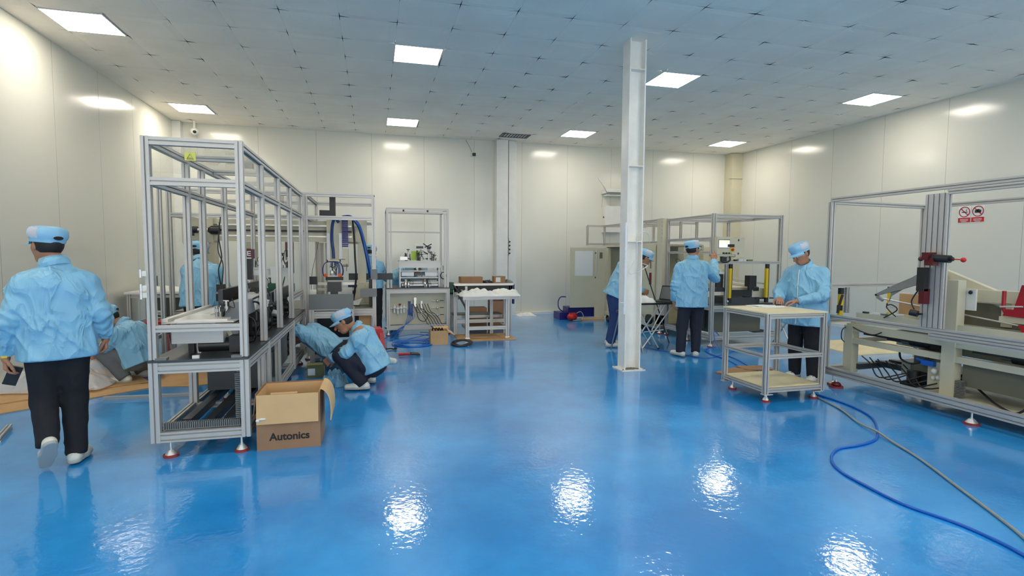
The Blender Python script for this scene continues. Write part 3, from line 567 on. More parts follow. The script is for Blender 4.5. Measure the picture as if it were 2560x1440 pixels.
# ------------------------------------------------------------ WORK TABLE (front) and its load
t = thing('work_table', 'small aluminium-framed work table heaped with white cloths, standing on a sheet of cardboard', 'table', (1.95, 8.9, .012))
for x in (1.53, 2.22): post(t, x, 8.82, .03, .69, .06, .06)
for x in (1.40, 1.62, 2.05, 2.3): post(t, x, 9.3, .03, .69, .05, .05)
rail(t, (1.56, 8.82, .2), (2.19, 8.82, .2), .05, .06); rail(t, (1.4, 9.3, .26), (2.3, 9.3, .26), .05, .06)
rail(t, (1.53, 8.85, .2), (1.53, 9.28, .2), .05, .05); rail(t, (2.22, 8.85, .2), (2.22, 9.28, .2), .05, .05)
for x, y in ((1.53, 8.82), (2.22, 8.82)): part('adjuster', 'alub', t, ('c', (x, y, .012), (x, y, .03), .03), ('b', x-.04, x+.04, y-.04, y+.04, .03, .045))
part('tabletop', 'alu', t, ('p', (1.45, 8.78, .715), (2.42, 8.78, .715), .04, .05), ('b', 1.45, 2.42, 8.8, 9.35, .72, .74))
single('floor_cardboard', 'card', 'flat sheet of brown cardboard on the floor under the cloth-covered work table', 'cardboard', (1.9, 9, 0), ('o', (1.87, 9.05, .006), (.98, .72, .01), (0, 0, -2)))
def heap(x0, x1, y0, y1, z, hgt, seed, name, m_, label, cat, group=None, res=36, sag=.03):
    q = np.random.RandomState(seed); mb = MB(); nx, ny = res, max(12, int(res*(y1-y0)/(x1-x0)))
    ph = q.rand(6, 4)*6.28; fr = q.rand(6, 2)*14+3
    V = []
    for j in range(ny+1):
        for i in range(nx+1):
            u, v = i/nx, j/ny; ed = min(u, 1-u, v, 1-v)
            h = sum(abs(math.sin(fr[k, 0]*(u+.3*math.sin(2*v+ph[k, 3]))+ph[k, 0])*math.cos(fr[k, 1]*v+ph[k, 1])) for k in range(6))/6
            zz = z+.004+hgt*h*min(1, ed*7)+hgt*.5*min(1, ed*4)*math.sin(3.1*u)
            xx = x0+(x1-x0)*u+.02*math.sin(9*v+ph[0, 2]); yy = y0+(y1-y0)*v+.02*math.sin(11*u+ph[1, 2])
            V.append((xx, yy, zz))
    n = nx+1
    mb.add(V, [(j*n+i, j*n+i+1, (j+1)*n+i+1, (j+1)*n+i) for j in range(ny) for i in range(nx)], 0, True)
    k = len(mb.v); base = [(v[0], v[1], z+.001) for v in V]; rim = [i for i in range(nx+1)]+[j*n+nx for j in range(1, ny+1)]+[ny*n+i for i in range(nx-1, -1, -1)]+[j*n for j in range(ny-1, 0, -1)]
    mb.v += [base[i] for i in rim]; R_ = len(rim)
    for a in range(R_):
        b_ = (a+1) % R_; mb.f.append([rim[a], k+a, k+b_, rim[b_]]); mb.m.append(0); mb.s.append(True)
    mb.f.append([k+a for a in range(R_)]); mb.m.append(0); mb.s.append(False)
    return single(name, m_, label, cat, ((x0+x1)/2, (y0+y1)/2, z), mb=mb, group=group)
heap(1.43, 2.05, 8.74, 9.3, .741, .10, 3, 'white_cloth', 'cloth', 'crumpled white cloth heap on the left half of the work table', 'cloth')
heap(1.98, 2.46, 8.74, 9.3, .741, .11, 8, 'white_cloth', 'cloth', 'folded white cloth on the right half of the work table', 'cloth')
# ------------------------------------------------------------ rear bench with open machine and boxes
t = thing('rear_bench', 'long equipment bench behind the work table, topped with cartons and tools', 'bench', (2.0, 10.0, 0))
part('bench_top', 'alu', t, ('b', 1.45, 2.62, 9.85, 10.5, .87, .90)); part('front_apron', 'black', t, ('b', 1.47, 2.6, 9.87, 9.9, .74, .86)); part('front_rail', 'alub', t, ('p', (1.45, 9.85, .88), (2.6, 9.85, .88), .04, .04))
part('side_panel', 'navy', t, ('b', 2.6, 2.63, 9.86, 10.5, .5, .88)); part('green_drive', 'green', t, ('b', 1.38, 1.46, 9.85, 10.1, .78, .92), ('c', (1.36, 9.85, .75), (1.44, 9.85, .75), .05))
for x in (1.5, 2.55):
    for y in (9.9, 10.45): post(t, x, y, 0, .87, .06, .06)
part('bracket_post', 'white', t, ('b', 1.63, 1.67, 9.6, 9.64, .60, .86))
part('low_shelf', 'dgrey', t, ('b', 1.4, 2.3, 9.5, 9.85, .34, .36)); part('shelf_frame', 'alu', t, ('p', (1.4, 9.5, .32), (2.3, 9.5, .32), .04, .05), ('p', (1.44, 9.5, 0), (1.44, 9.5, .3), .05, .05), ('p', (2.1, 9.5, 0), (2.1, 9.5, .3), .05, .05))
part('slanted_arm', 'dgrey', t, ('t', [(1.5, 9.6, .72), (1.62, 9.55, .5), (1.64, 9.5, .38)], .02, {'smooth': False}), ('t', [(1.55, 9.62, .7), (1.44, 9.6, .85), (1.4, 9.6, .9)], .015, {'smooth': False}))
tooling(t, 1.55, 9.7, .62, 51, 1.0, 7)
def carton(name, x0, x1, y0, y1, z0, z1, m_, label, flaps=None, group=None, th=.006, inner='cardin'):
    t = thing(name, label, 'box', ((x0+x1)/2, (y0+y1)/2, z0), group)
    part('carton_body', [m_, inner], t, ('b', x0, x1, y0, y0+th, z0, z1), ('b', x0, x1, y1-th, y1, z0, z1), ('b', x0, x0+th, y0+th, y1-th, z0, z1), ('b', x1-th, x1, y0+th, y1-th, z0, z1), ('b', x0+th, x1-th, y0+th, y1-th, z0, z0+th))
    return t
def closed(name, x0, x1, y0, y1, z0, z1, m_, label, group=None):
    t = thing(name, label, 'box', ((x0+x1)/2, (y0+y1)/2, z0), group)
    part('carton_body', m_, t, ('b', x0, x1, y0, y1, z0, z1-.004)); my = (y0+y1)/2
    part('top_flap', m_, t, ('b', x0, x1, y0, my-.002, z1-.004, z1)); part('top_flap', m_, t, ('b', x0, x1, my+.002, y1, z1-.004, z1))
    return t
closed('carton', 1.60, 2.02, 9.92, 10.2, .901, 1.02, 'cardd', 'low wide brown carton on the left of the rear bench')
c = closed('carton', 2.24, 2.46, 9.9, 10.1, .901, 1.03, 'cardd', 'small brown carton with a white label on the right of the rear bench'); part('shipping_label', 'paper', c, ('b', 2.27, 2.36, 9.895, 9.9, .92, 1.01))
heap(2.04, 2.22, 9.92, 10.15, .901, .05, 22, 'black_bag', 'black', 'crumpled black bag between the two cartons on the rear bench', 'bag', res=16)
heap(2.46, 2.6, 9.88, 10.1, .901, .06, 23, 'tool_pouch', 'greyp', 'grey tool pouch on the right end of the rear bench', 'pouch', res=14)
closed('carton', 1.78, 2.12, 10.0, 10.3, .37-.37, .42, 'cardd', 'brown carton on the floor under the rear bench'); closed('carton', 2.2, 2.5, 9.92, 10.3, 0, .55, 'cardd', 'tall brown carton on the floor at the right under the rear bench')
# white sheets along the wall foot
heap(3.28, 3.7, 11.9, 12.2, 0, .07, 12, 'plastic_sheet', 'cloth', 'crumpled white sheet lying on the floor at the foot of the back wall', 'sheet', res=20)

# ------------------------------------------------------------ CENTRE-RIGHT MACHINE (operator panel)
t = PM = thing('press_machine', 'aluminium-framed press machine with a cream cabinet end, yellow light curtains and operator panel', 'machine', (5.8, 9.2, 0))
px0, px1, py0, py1 = 5.17, 6.42, 7.30, 8.62
for x in (px0, px1): post(t, x, py0, .1, 2.11, .055, .055); post(t, x, py1, .1, 2.11, .05, .05)
post(t, 5.42, py0, .62, 1.33, .045, .045); post(t, 6.2, py0, .7, 1.33, .045, .045); post(t, 5.17, 7.95, .15, 1.45, .05, .05)
for z in (2.08,):
    rail(t, (px0, py0, z), (px1, py0, z), .05, .05); rail(t, (px0, py1, z), (px1, py1, z), .05, .05)
    for x in (px0, px1): rail(t, (x, py0, z), (x, py1, z), .05, .05)
    rail(t, (px0, 7.95, z), (px1, 7.95, z), .04, .04)
rail(t, (px0, py0, 1.34), (px1, py0, 1.34), .05, .05)
for z in (1.72, 1.50): rail(t, (px0, py0, z), (px0, py1, z), .045, .045)
rail(t, (px1, py0, 1.34), (px1, py1, 1.34), .05, .05); rail(t, (px0, py1, 1.72), (px1, py1, 1.72), .045, .045)
for y in (py0, py1): rail(t, (px0, y, .62), (px1, y, .62), .05, .08); rail(t, (px0, y, .16), (px1, y, .16), .05, .09)
for x in (px0, px1): rail(t, (x, py0, .62), (x, py1, .62), .05, .08); rail(t, (x, py0, .16), (x, py1, .16), .05, .09)
for x in (5.42, 5.75, 6.1): post(t, x, py1, 1.72, 2.08, .04, .04)
part('bed_plate', 'dgrey', t, ('b', px0, px1, py0+.03, py1, .66, .68))
part('tank', 'olive', t, ('b', 5.3, 6.25, 7.5, 8.3, .2, .6)); part('valve_box', 'dgrey', t, ('b', 5.22, 5.27, 7.6, 8.0, .25, .6)); part('sheet_skirt', 'steel', t, ('b', 5.2, 6.4, py0-.03, py0-.028, .56, .6))
part('press_ram', 'black', t, ('b', 5.27, 5.39, 7.33, 7.45, .92, 1.16), ('x', [(5.22, .88), (5.45, .88), (5.38, .95), (5.26, .95)], 1, 7.3, 7.5)); part('press_ram', 'black', t, ('b', 5.9, 6.03, 7.35, 7.47, .95, 1.13), ('b', 5.87, 5.97, 7.32, 7.36, .9, .98), ('b', 5.98, 6.08, 7.35, 7.45, .88, .94)); part('ram_head', 'white', t, ('b', 5.22, 5.42, 7.32, 7.5, 1.16, 1.19))
for x in (5.47, 6.155):
    lc = part('light_curtain', 'black', t, ('b', x-.02, x+.03, 7.25, 7.29, 1.24, 1.32), ('b', x-.02, x+.03, 7.25, 7.29, .70, .78), ('b', x+.012, x+.03, 7.252, 7.29, .78, 1.24)); part('yellow_housing', 'yellow', lc, ('b', x-.028, x+.012, 7.245, 7.29, .78, 1.25))
part('feed_conveyor', 'beige', t, ('x', [(7.5, .86), (8.6, .98), (8.6, 1.05), (7.5, .93)], 0, 5.55, 6.2)); part('feed_conveyor', 'alub', t, ('o', (5.85, 7.9, 1.0), (.05, 1.1, .03), (6, 0, 28)), ('o', (6.05, 7.9, 1.04), (.03, 1.1, .03), (6, 0, 28)))
part('belt_end', 'black', t, ('b', 5.52, 5.96, 7.36, 7.45, .80, .90)); part('belt_box', 'beige', t, ('b', 5.96, 6.2, 7.36, 7.6, .76, .92)); part('base_block', 'dgrey', t, ('b', 5.5, 6.1, 7.35, 7.8, .68, .78)); part('drip_tray', 'dgrey', t, ('b', 6.02, 6.4, 7.33, 7.5, .75, .77))
part('indicator_lamp', 'paper', t, ('s', (5.43, 7.26, .73), .018, {'n': 8})); part('clear_panel', 'acryl', t, ('b', 6.22, 6.4, 7.3, 7.304, .7, 1.3))
tooling(t, 5.3, 8.3, 1.1, 61, 1.6, 8); part('servo_unit', 'black', t, ('b', 5.2, 5.26, 8.05, 8.2, 1.15, 1.24)); part('bracket_arm', 'black', t, ('t', [(5.2, 8.2, 1.2), (5.2, 8.3, 1.22), (5.2, 8.38, 1.15), (5.2, 8.4, 1.0)], .012))
part('inner_frame', 'beige', t, ('b', 5.35, 6.3, 8.5, 8.58, 1.2, 1.6), ('b', 5.35, 5.45, 8.4, 8.5, .7, 1.6), ('b', 5.75, 5.85, 8.4, 8.5, .7, 1.6))
part('connector', 'black', t, ('t', [(5.27, 7.2, 1.42), (5.25, 7.18, 1.36), (5.32, 7.17, 1.35), (5.39, 7.18, 1.38), (5.4, 7.2, 1.44)], .014), ('b', 5.27, 5.34, 7.19, 7.25, 1.365, 1.43))
# operator panel
pn = part('operator_panel', 'beige', t, ('b', 5.165, 5.50, 7.2, 7.3, 1.47, 1.73), ('b', 5.5, 5.66, 7.2, 7.46, 1.43, 1.74), ('b', 5.17, 5.497, 7.21, 7.4, 1.44, 1.745), ('b', 5.33, 5.46, 7.25, 7.35, 1.36, 1.45))
part('touch_screen', 'screenw', pn, ('b', 5.20, 5.385, 7.193, 7.2, 1.58, 1.69)); part('screen_area', 'screen', pn, ('b', 5.205, 5.25, 7.189, 7.193, 1.65, 1.685), ('b', 5.28, 5.36, 7.189, 7.193, 1.655, 1.683)); part('label_plate', 'black', pn, ('b', 5.35, 5.47, 7.186, 7.198, 1.585, 1.63)); part('screen_bezel', 'greyp', pn, ('b', 5.19, 5.395, 7.197, 7.2, 1.57, 1.705))
e = part('stop_plate', 'yellow', pn, ('b', 5.405, 5.475, 7.194, 7.2, 1.515, 1.58)); part('stop_button', 'red', e, ('c', (5.44, 7.175, 1.545), (5.44, 7.195, 1.545), .02))
for k, m_ in enumerate(('black', 'black', 'green', 'beige')): part('push_button', m_, pn, ('c', (5.28+.05*k, 7.18, 1.49), (5.28+.05*k, 7.2, 1.49), .014))
for z in (1.68, 1.47): part('latch', 'dgrey', pn, ('b', 5.54, 5.56, 7.192, 7.2, z, z+.03))
for k, (x, w_, m_) in enumerate(((5.55, .05, 'black'), (5.62, .09, 'white'), (5.71, .06, 'white'), (5.79, .1, 'olivebox'))): single(('marker_box', 'white_box', 'small_tin', 'brown_packet')[k], m_, ('black marker case', 'small white box', 'low white tin', 'long brown packet')[k]+' on the middle rail right of the operator panel', 'box', (x+w_/2, 7.29, 1.366), ('b', x, x+w_-.01, 7.27, 7.31, 1.366, 1.392+.01*(k == 1)))
for x, y in ((px0, py0), (px1, py0), (px0, py1), (px0, 7.95)): foot(t, x, y, .12, .05)
# cream pillar and cabinet end of the same line
part('pillar', 'beige', t, ('b', 5.08, 5.17, 8.66, 8.86, .18, 2.12)); part('pillar', 'beige', t, ('b', 5.08, 5.17, 8.66, 9.3, .18, .35)); foot(t, 5.12, 8.76, .18, .06)
for k in range(6): part('screw', 'dgrey', t, ('c', (5.078, 8.7, 1.7+.07*k), (5.08, 8.7, 1.7+.07*k), .006, {'n': 6}))
for y in (8.9, 9.6, 10.4, 11.3): post(t, 5.14, y, 1.66, 2.08, .04, .04); 
post(t, 4.72, 11.3, 1.66, 2.1, .045, .045); post(t, 5.6, 9.9, 1.7, 2.08, .04, .04)
for z in (2.1, 1.69): rail(t, (5.14, 8.86, z), (5.14, 11.3, z), .045, .045); rail(t, (4.72, 11.3, z), (6.2, 11.3, z), .045, .045)
for y in (9.4, 10.0, 10.6): rail(t, (5.14, y, 2.08), (6.3, y, 2.08), .04, .04)
part('cabinet_shell', 'beige', t, ('b', 5.05, 5.09, 8.9, 9.5, .3, 1.66), ('b', 5.05, 5.12, 10.9, 11.1, .08, 1.6), ('b', 5.055, 6.095, 8.905, 11.09, 1.62, 1.655), ('b', 5.06, 5.1, 9.5, 11.0, .08, .26), ('b', 5.1, 6.1, 11.06, 11.1, .08, 1.62), ('b', 6.06, 6.1, 8.9, 11.1, .08, 1.62), ('b', 5.1, 6.1, 8.9, 11.1, .08, .12))
d = part('cabinet_door', 'beige', t, ('b', 4.20, 4.78, 10.98, 11.01, .28, 1.60)); part('door_window', 'paper', d, ('b', 4.30, 4.72, 10.97, 10.98, .98, 1.53)); part('hinge_rod', 'alub', d, ('c', (4.80, 10.97, .93), (4.80, 10.97, 1.56), .012)); part('handle', 'dgrey', d, ('b', 4.775, 4.80, 10.96, 10.98, 1.47, 1.5), ('b', 4.775, 4.80, 10.96, 10.98, .93, .96))
d = part('cabinet_door', 'beige', t, ('o', (4.90, 10.99, .82), (.24, .03, 1.55), (0, 0, -2))); part('door_catch', 'olive', d, ('b', 4.88, 4.94, 10.95, 10.965, 1.37, 1.5))
part('warning_plate', 'maroon', t, ('b', 5.04, 5.05, 8.98, 9.05, .9, 1.12)); part('door_handle', 'greyp', t, ('b', 5.035, 5.05, 9.0, 9.02, 1.2, 1.36))
for k in range(3): part('axle_motor', 'black', t, ('c', (5.0, 9.0+k*.6, .24), (5.05, 9.0+k*.6, .24), .1))
part('base_frame', 'beige', t, ('b', 5.0, 5.08, 8.95, 10.9, .12, .2)); 
for y in (9.3, 10.2, 10.9): part('caster', 'rubber', t, ('c', (5.03, y-.02, .045), (5.07, y-.02, .045), .045), ('b', 5.035, 5.065, y-.03, y, .04, .12))
single('dolly', ['navy', 'navy'], 'dark blue dolly base beneath the open cream cabinet door', 'dolly', (4.5, 11.3, 0), ('b', 4.22, 4.86, 11.15, 11.5, .05, .27), ('b', 4.0, 4.24, 11.1, 11.5, 0, .16), ('t', [(4.14, 11.2, .16), (4.02, 11.2, .25), (4.0, 11.2, .4), (4.06, 11.2, .5), (4.18, 11.2, .5)], .012))
single('orange_cable_bag', ['red', 'greyc'], 'red bag with a coiled cable on the floor in front of the open cabinet door', 'bag', (4.3, 10.95, 0), ('s', (4.22, 10.9, .085), (.12, .09, .085)), ('b', 4.16, 4.3, 10.85, 10.95, .12, .17), ('t', [(4.2, 10.8, .02), (4.4, 10.8, .02), (4.46, 10.84, .1), (4.4, 10.85, .2), (4.3, 10.84, .17)], .01, {'mi': 1}))
single('wood_plank', 'card', 'pale wooden plank on the floor below the open cabinet door', 'plank', (4.65, 10.9, 0), ('b', 4.42, 4.96, 10.82, 10.98, 0, .04))
single('black_pouch', 'black', 'black pouch on the floor beside the cabinet wheels', 'bag', (4.95, 10.4, 0), ('s', (4.93, 10.45, .06), (.11, .09, .06)), ('s', (5.0, 10.25, .04), (.08, .06, .04)))

# ------------------------------------------------------------ RIGHT MACHINE: conveyor inside an aluminium cage
t = RM = thing('conveyor_machine', 'cream conveyor machine inside a large open aluminium cage at the right edge', 'machine', (6.0, 3.8, 0))
rx, rX, ry0, ry1 = 5.05, 6.62, 2.2, 4.97
post(t, rx, ry1, .12, 2.07, .055, .055); post(t, rX, ry1+.16, .12, 2.07, .055, .055); post(t, rX, ry0, .12, 2.07)
for y in (3.84, 3.74): post(t, rx, y, .8, 2.04, .05, .10)
post(t, rx, ry0, .1, 2.07, .055, .055); post(t, 5.35, ry1+.03, .8, 1.1, .045, .045)
rail(t, (rx, ry1, 2.095), (rx, ry0, 2.095), .05, .05); rail(t, (rx, 3.7, 2.045), (rx, ry0, 2.045), .05, .045); rail(t, (rx, ry1, .775), (rx, ry0, .775), .05, .05); rail(t, (rx, 3.8, .72), (rx, ry0, .72), .05, .055)
rail(t, (rx, ry1, .15), (rx, ry0, .15), .055, .09); rail(t, (rx, ry1, 2.07), (rX, ry1+.16, 2.07), .05, .05); rail(t, (rX, ry1+.16, 2.07), (rX, ry0, 2.07), .05, .05); rail(t, (rx, 3.1, 2.03), (rX, 3.25, 2.03), .05, .05)
rail(t, (rx, ry1, 1.12), (rX, ry1+.16, 1.12), .05, .05); rail(t, (rx, ry1, .72), (rX, ry1+.16, .72), .05, .05); rail(t, (rx, ry1, .15), (rX, ry1+.16, .15), .05, .08); rail(t, (rX, ry1+.16, .15), (rX, ry0, .15), .05, .08)
for x, y in ((5.25, 5.02), (6.05, 5.08)):
    lc = part('light_curtain', 'black', t, ('b', x-.022, x+.022, y-.05, y-.01, 1.02, 1.09)); part('clamp_band', 'black', lc, ('b', x-.03, x+.012, y-.052, y-.01, .83, .89)); part('yellow_housing', 'yellow', lc, ('b', x-.022, x+.022, y-.047, y-.01, .76, .83), ('b', x-.022, x+.022, y-.047, y-.01, .89, 1.02))
part('sensor_rod', 'rubber', t, ('t', [(5.12, 4.9, .81), (5.14, 4.9, .90), (5.18, 4.9, 1.02)], .014, {'smooth': False}))
part('side_frame', 'beige', t, ('b', 5.33, 5.36, 2.2, 4.85, .70, .82), ('b', 5.335, 5.375, 3.9, 4.97, .62, .68)); part('side_frame', 'beige', t, ('b', 6.1, 6.15, 2.2, 4.9, .62, .82))
part('lower_beam', 'beige', t, ('b', 5.325, 5.38, 2.2, 4.975, .46, .52)); part('lower_beam', 'beige', t, ('b', 5.325, 5.38, 2.2, 4.975, .60, .655)); part('lower_beam', 'beige', t, ('b', 6.1, 6.15, 2.2, 4.98, .40, .48)); part('end_beam', 'beige', t, ('b', 5.38, 6.1, 4.9, 4.96, .465, .515), ('b', 5.38, 6.1, 4.9, 4.96, .665, .72))
part('support_leg', 'beige', t, ('b', 5.32, 5.42, 4.88, 4.99, .12, .66)); part('support_leg', 'beige', t, ('b', 5.31, 5.41, 3.76, 3.88, .12, 1.24)); part('support_leg', 'beige', t, ('b', 6.05, 6.15, 4.5, 4.6, .1, .6)); part('support_leg', 'beige', t, ('b', 5.31, 5.41, 2.3, 2.42, .12, .7)); part('support_leg', 'beige', t, ('b', 6.05, 6.15, 3.4, 3.5, .1, .6))
part('foot_beam', 'dgrey', t, ('b', 5.4, 6.1, 4.85, 4.93, .16, .22)); part('foot_beam', 'dgrey', t, ('b', 5.7, 5.76, 2.3, 4.9, .18, .24)); part('foot_beam', 'dgrey', t, ('b', 5.9, 5.96, 2.3, 4.9, .18, .24)); part('foot_block', 'beige', t, ('b', 5.6, 5.75, 4.4, 4.5, .18, .3)); part('foot_block', 'beige', t, ('b', 5.85, 5.95, 4.1, 4.2, .24, .32))
part('deck', 'white', t, ('b', 5.36, 6.1, 2.2, 3.7, .75, .765)); part('deck_slot', 'black', t, ('b', 5.42, 5.55, 2.2, 3.66, .766, .80)); part('belt', 'rubber', t, ('b', 5.45, 6.05, 3.95, 4.85, .56, .60)); part('belt', 'dgrey', t, ('b', 5.45, 6.05, 2.3, 3.7, .56, .60))
part('gear_motor', 'black', t, ('c', (5.52, 4.33, .57), (5.52, 4.12, .57), .055), ('b', 5.48, 5.56, 4.02, 4.12, .52, .62)); part('motor_cap', 'greyp', t, ('c', (5.52, 4.42, .57), (5.52, 4.33, .57), .05)); part('gear_motor', 'rubber', t, ('c', (5.52, 3.4, .56), (5.52, 3.2, .56), .05)); part('motor_cap', 'greyp', t, ('c', (5.52, 3.20, .56), (5.52, 3.12, .56), .045), ('c', (5.5, 3.48, .56), (5.5, 3.40, .56), .03)); part('coupling', 'dgrey', t, ('c', (5.52, 4.6, .56), (5.52, 4.42, .56), .03), ('c', (5.52, 4.02, .57), (5.52, 3.9, .57), .03))
part('control_cabinet', 'olive', t, ('b', 5.40, 5.8, 2.95, 3.74, .24, .455)); part('control_cabinet', 'olive', t, ('b', 5.45, 5.75, 4.05, 4.25, .26, .5)); part('control_cabinet', 'beige', t, ('b', 5.38, 5.5, 3.9, 4.05, .12, .42)); part('base_plate', 'beige', t, ('b', 5.15, 6.05, 2.5, 4.1, .10, .125))
part('pump', 'black', t, ('c', (5.42, 4.22, .14), (5.42, 4.22, .28), .06), ('b', 5.34, 5.5, 4.15, 4.3, .12, .15), ('b', 5.44, 5.5, 4.1, 4.2, .14, .28)); part('air_valve', 'bluc', t, ('o', (5.36, 4.03, .40), (.05, .12, .05), (0, 0, 0)), ('c', (5.36, 4.15, .42), (5.36, 3.98, .40), .015)); part('air_regulator', 'white', t, ('s', (5.36, 3.97, .33), .03, {'n': 10}), ('s', (5.36, 3.93, .27), .022, {'n': 10}), ('s', (5.36, 3.98, .26), .02, {'n': 10}))
mb = MB(); duct(mb, (5.33, 3.70, .13), (5.39, 3.75, .30), 2); part('wiring_duct', 'greyp', t, mb=mb)
part('brown_board', 'card', t, ('b', 5.52, 5.56, 3.9, 4.5, .84, 1.06)); part('white_board', 'paper', t, ('x', [(4.45, .83), (4.72, .83), (4.66, 1.07), (4.45, 1.07)], 0, 5.6, 5.61)); part('push_rod', 'alub', t, ('c', (5.45, 4.7, 1.0), (5.45, 3.3, .86), .008))
part('olive_housing', 'olive', t, ('x', [(3.35, .80), (3.93, .80), (3.93, 1.02), (3.68, 1.02), (3.45, .92), (3.35, .9)], 0, 5.62, 5.9)); part('plate_guard', 'paper', t, ('b', 5.92, 5.93, 3.2, 3.7, .8, 1.02))  # housing body in plain olive enamel
part('hood', 'beige', t, ('x', [(4.2, 1.32), (4.1, 1.33), (3.62, 1.14), (3.62, 1.10), (4.2, 1.1)], 0, 5.6, 5.66)); part('upper_beam', 'beige', t, ('b', 5.58, 5.68, 2.2, 3.92, 1.04, 1.15)); part('upper_beam', 'beige', t, ('b', 5.6, 5.72, 3.5, 3.58, .82, 1.04)); part('side_cheek', 'white', t, ('b', 5.42, 5.44, 3.68, 3.78, .96, 1.16)); part('side_cheek', 'white', t, ('b', 5.55, 5.57, 4.05, 4.14, 1.0, 1.3)); part('black_knob', 'black', t, ('s', (5.52, 4.05, 1.2), (.02, .02, .04), {'n': 8}), ('s', (5.41, 3.72, 1.13), (.012, .02, .02), {'n': 8}))
part('tray_bar', 'beige', t, ('b', 5.45, 5.53, 2.3, 3.5, .88, .93))
part('clamp_lever', 'redp', t, ('t', [(5.45, 3.44, .95), (5.45, 3.47, 1.0), (5.45, 3.47, 1.16)], .016, {'smooth': False}), ('x', [(3.46, .94), (3.44, 1.0), (3.38, 1.0), (3.33, 1.22), (3.26, 1.22), (3.25, 1.15), (3.29, 1.0), (3.2, .96), (3.2, .93)], 0, 5.43, 5.47), ('x', [(3.3, .80), (3.34, .87), (3.1, .87), (3.1, .78)], 0, 5.43, 5.47)); part('clamp_pivot', 'black', t, ('c', (5.42, 3.28, 1.2), (5.5, 3.16, 1.2), .06)); part('clamp_rod', 'alub', t, ('c', (5.41, 3.47, 1.02), (5.41, 3.3, 1.035), .007))
# toggle clamp fixture bolted to the double post
part('clamp_body', 'maroon', t, ('b', 4.92, 5.02, 3.76, 3.82, 1.43, 1.50), ('b', 4.93, 5.0, 3.72, 3.8, 1.38, 1.45)); part('lower_bracket', 'maroon', t, ('b', 4.95, 5.02, 3.80, 3.85, 1.02, 1.16)); part('pivot_knob', 'maroon', t, ('s', (4.94, 3.84, 1.44), .022)); part('clamp_cylinder', 'black', t, ('c', (4.97, 3.76, 1.45), (4.97, 3.60, 1.44), .034), ('c', (4.97, 3.60, 1.44), (4.97, 3.575, 1.44), .018)); part('clamp_cylinder', 'black', t, ('b', 4.94, 5.0, 3.8, 3.87, 1.14, 1.36))
part('red_ball', 'red', t, ('c', (4.97, 3.575, 1.44), (4.97, 3.51, 1.437), .005), ('s', (4.97, 3.49, 1.435), .022)); part('swing_arm', 'steel', t, ('x', [(3.88, 1.32), (3.98, 1.26), (4.13, 1.19), (4.36, 1.07), (4.36, 1.05), (4.1, 1.13), (3.88, 1.21)], 0, 5.02, 5.04), ('x', [(4.36, 1.07), (4.34, 1.03), (4.28, 1.0), (4.27, 1.02), (4.34, 1.07)], 0, 5.02, 5.04), ('x', [(4.05, 1.16), (4.2, 1.06), (4.22, 1.0), (4.2, 1.1)], 0, 5.04, 5.05))
part('limit_switch', 'black', t, ('c', (4.96, 3.93, .93), (4.98, 3.87, .92), .032, {'n': 6}), ('c', (4.98, 3.86, .92), (4.98, 3.83, .925), .01)); cable(t, [(4.97, 3.9, .96), (4.97, 3.93, 1.03), (4.97, 3.9, 1.1), (4.97, 3.86, 1.16)], .006)
for k in range(6):
    q = random.Random(70+k); cable(t, [(5.5, 4.9-.1*k, .3), (5.4, 4.7-.1*k, .2+.06*q.random()), (5.3, 4.5-.1*k, .15), (5.45, 4.3-.1*k, .2+.1*q.random()), (5.5, 4.1, .2)], .007)
cable(t, [(5.5, 3.7, .25), (5.42, 3.5, .16), (5.3, 3.3, .135), (5.26, 3.2, .14), (5.28, 3.14, .2), (5.4, 3.15, .26)], .01); cable(t, [(5.33, 3.1, .7), (5.29, 3.08, .5), (5.31, 3.0, .25), (5.33, 2.9, .14)], .008)
cable(t, [(5.4, 4.92, .65), (5.30, 4.98, .62), (5.29, 4.99, .5), (5.35, 4.97, .44)], .006); cable(t, [(5.36, 4.95, .67), (5.3, 4.8, .63), (5.29, 4.6, .60), (5.3, 4.5, .64)], .006); cable(t, [(5.5, 4.45, .45), (5.4, 4.35, .38), (5.35, 4.2, .36), (5.36, 4.1, .40), (5.4, 4.05, .46)], .01)
cable(t, [(5.3, 4.35, .83), (5.3, 4.42, .88), (5.3, 4.46, .93), (5.3, 4.4, .95), (5.3, 4.34, .9), (5.32, 4.5, .80)], .006)
for x, y in ((rx, 4.85), (rx, 3.4), (rx, 2.4), (rX, 5.1), (rX, 2.4)): foot(t, x, y, .12, .06)
for k, (y, m_, n_, l_) in enumerate(((4.74, 'dgrey', 'allen_key_case', 'dark grey key case'), (4.62, 'paper', 'paper_packet', 'small white paper packet'), (4.52, 'greyp', 'grey_block', 'small grey metal block'))):
    single(n_, m_, l_+' on the cream conveyor side frame', 'tool', (5.345, y, .821), ('b', 5.33, 5.36, y-.03, y+.03, .821, .84))
# sheets and roll behind it near the wall
heap(6.9, 8.9, 6.2, 7.2, 0, .12, 33, 'packing_sheet', 'board', 'pile of beige packing sheets on the floor behind the conveyor machine', 'sheet', res=30)

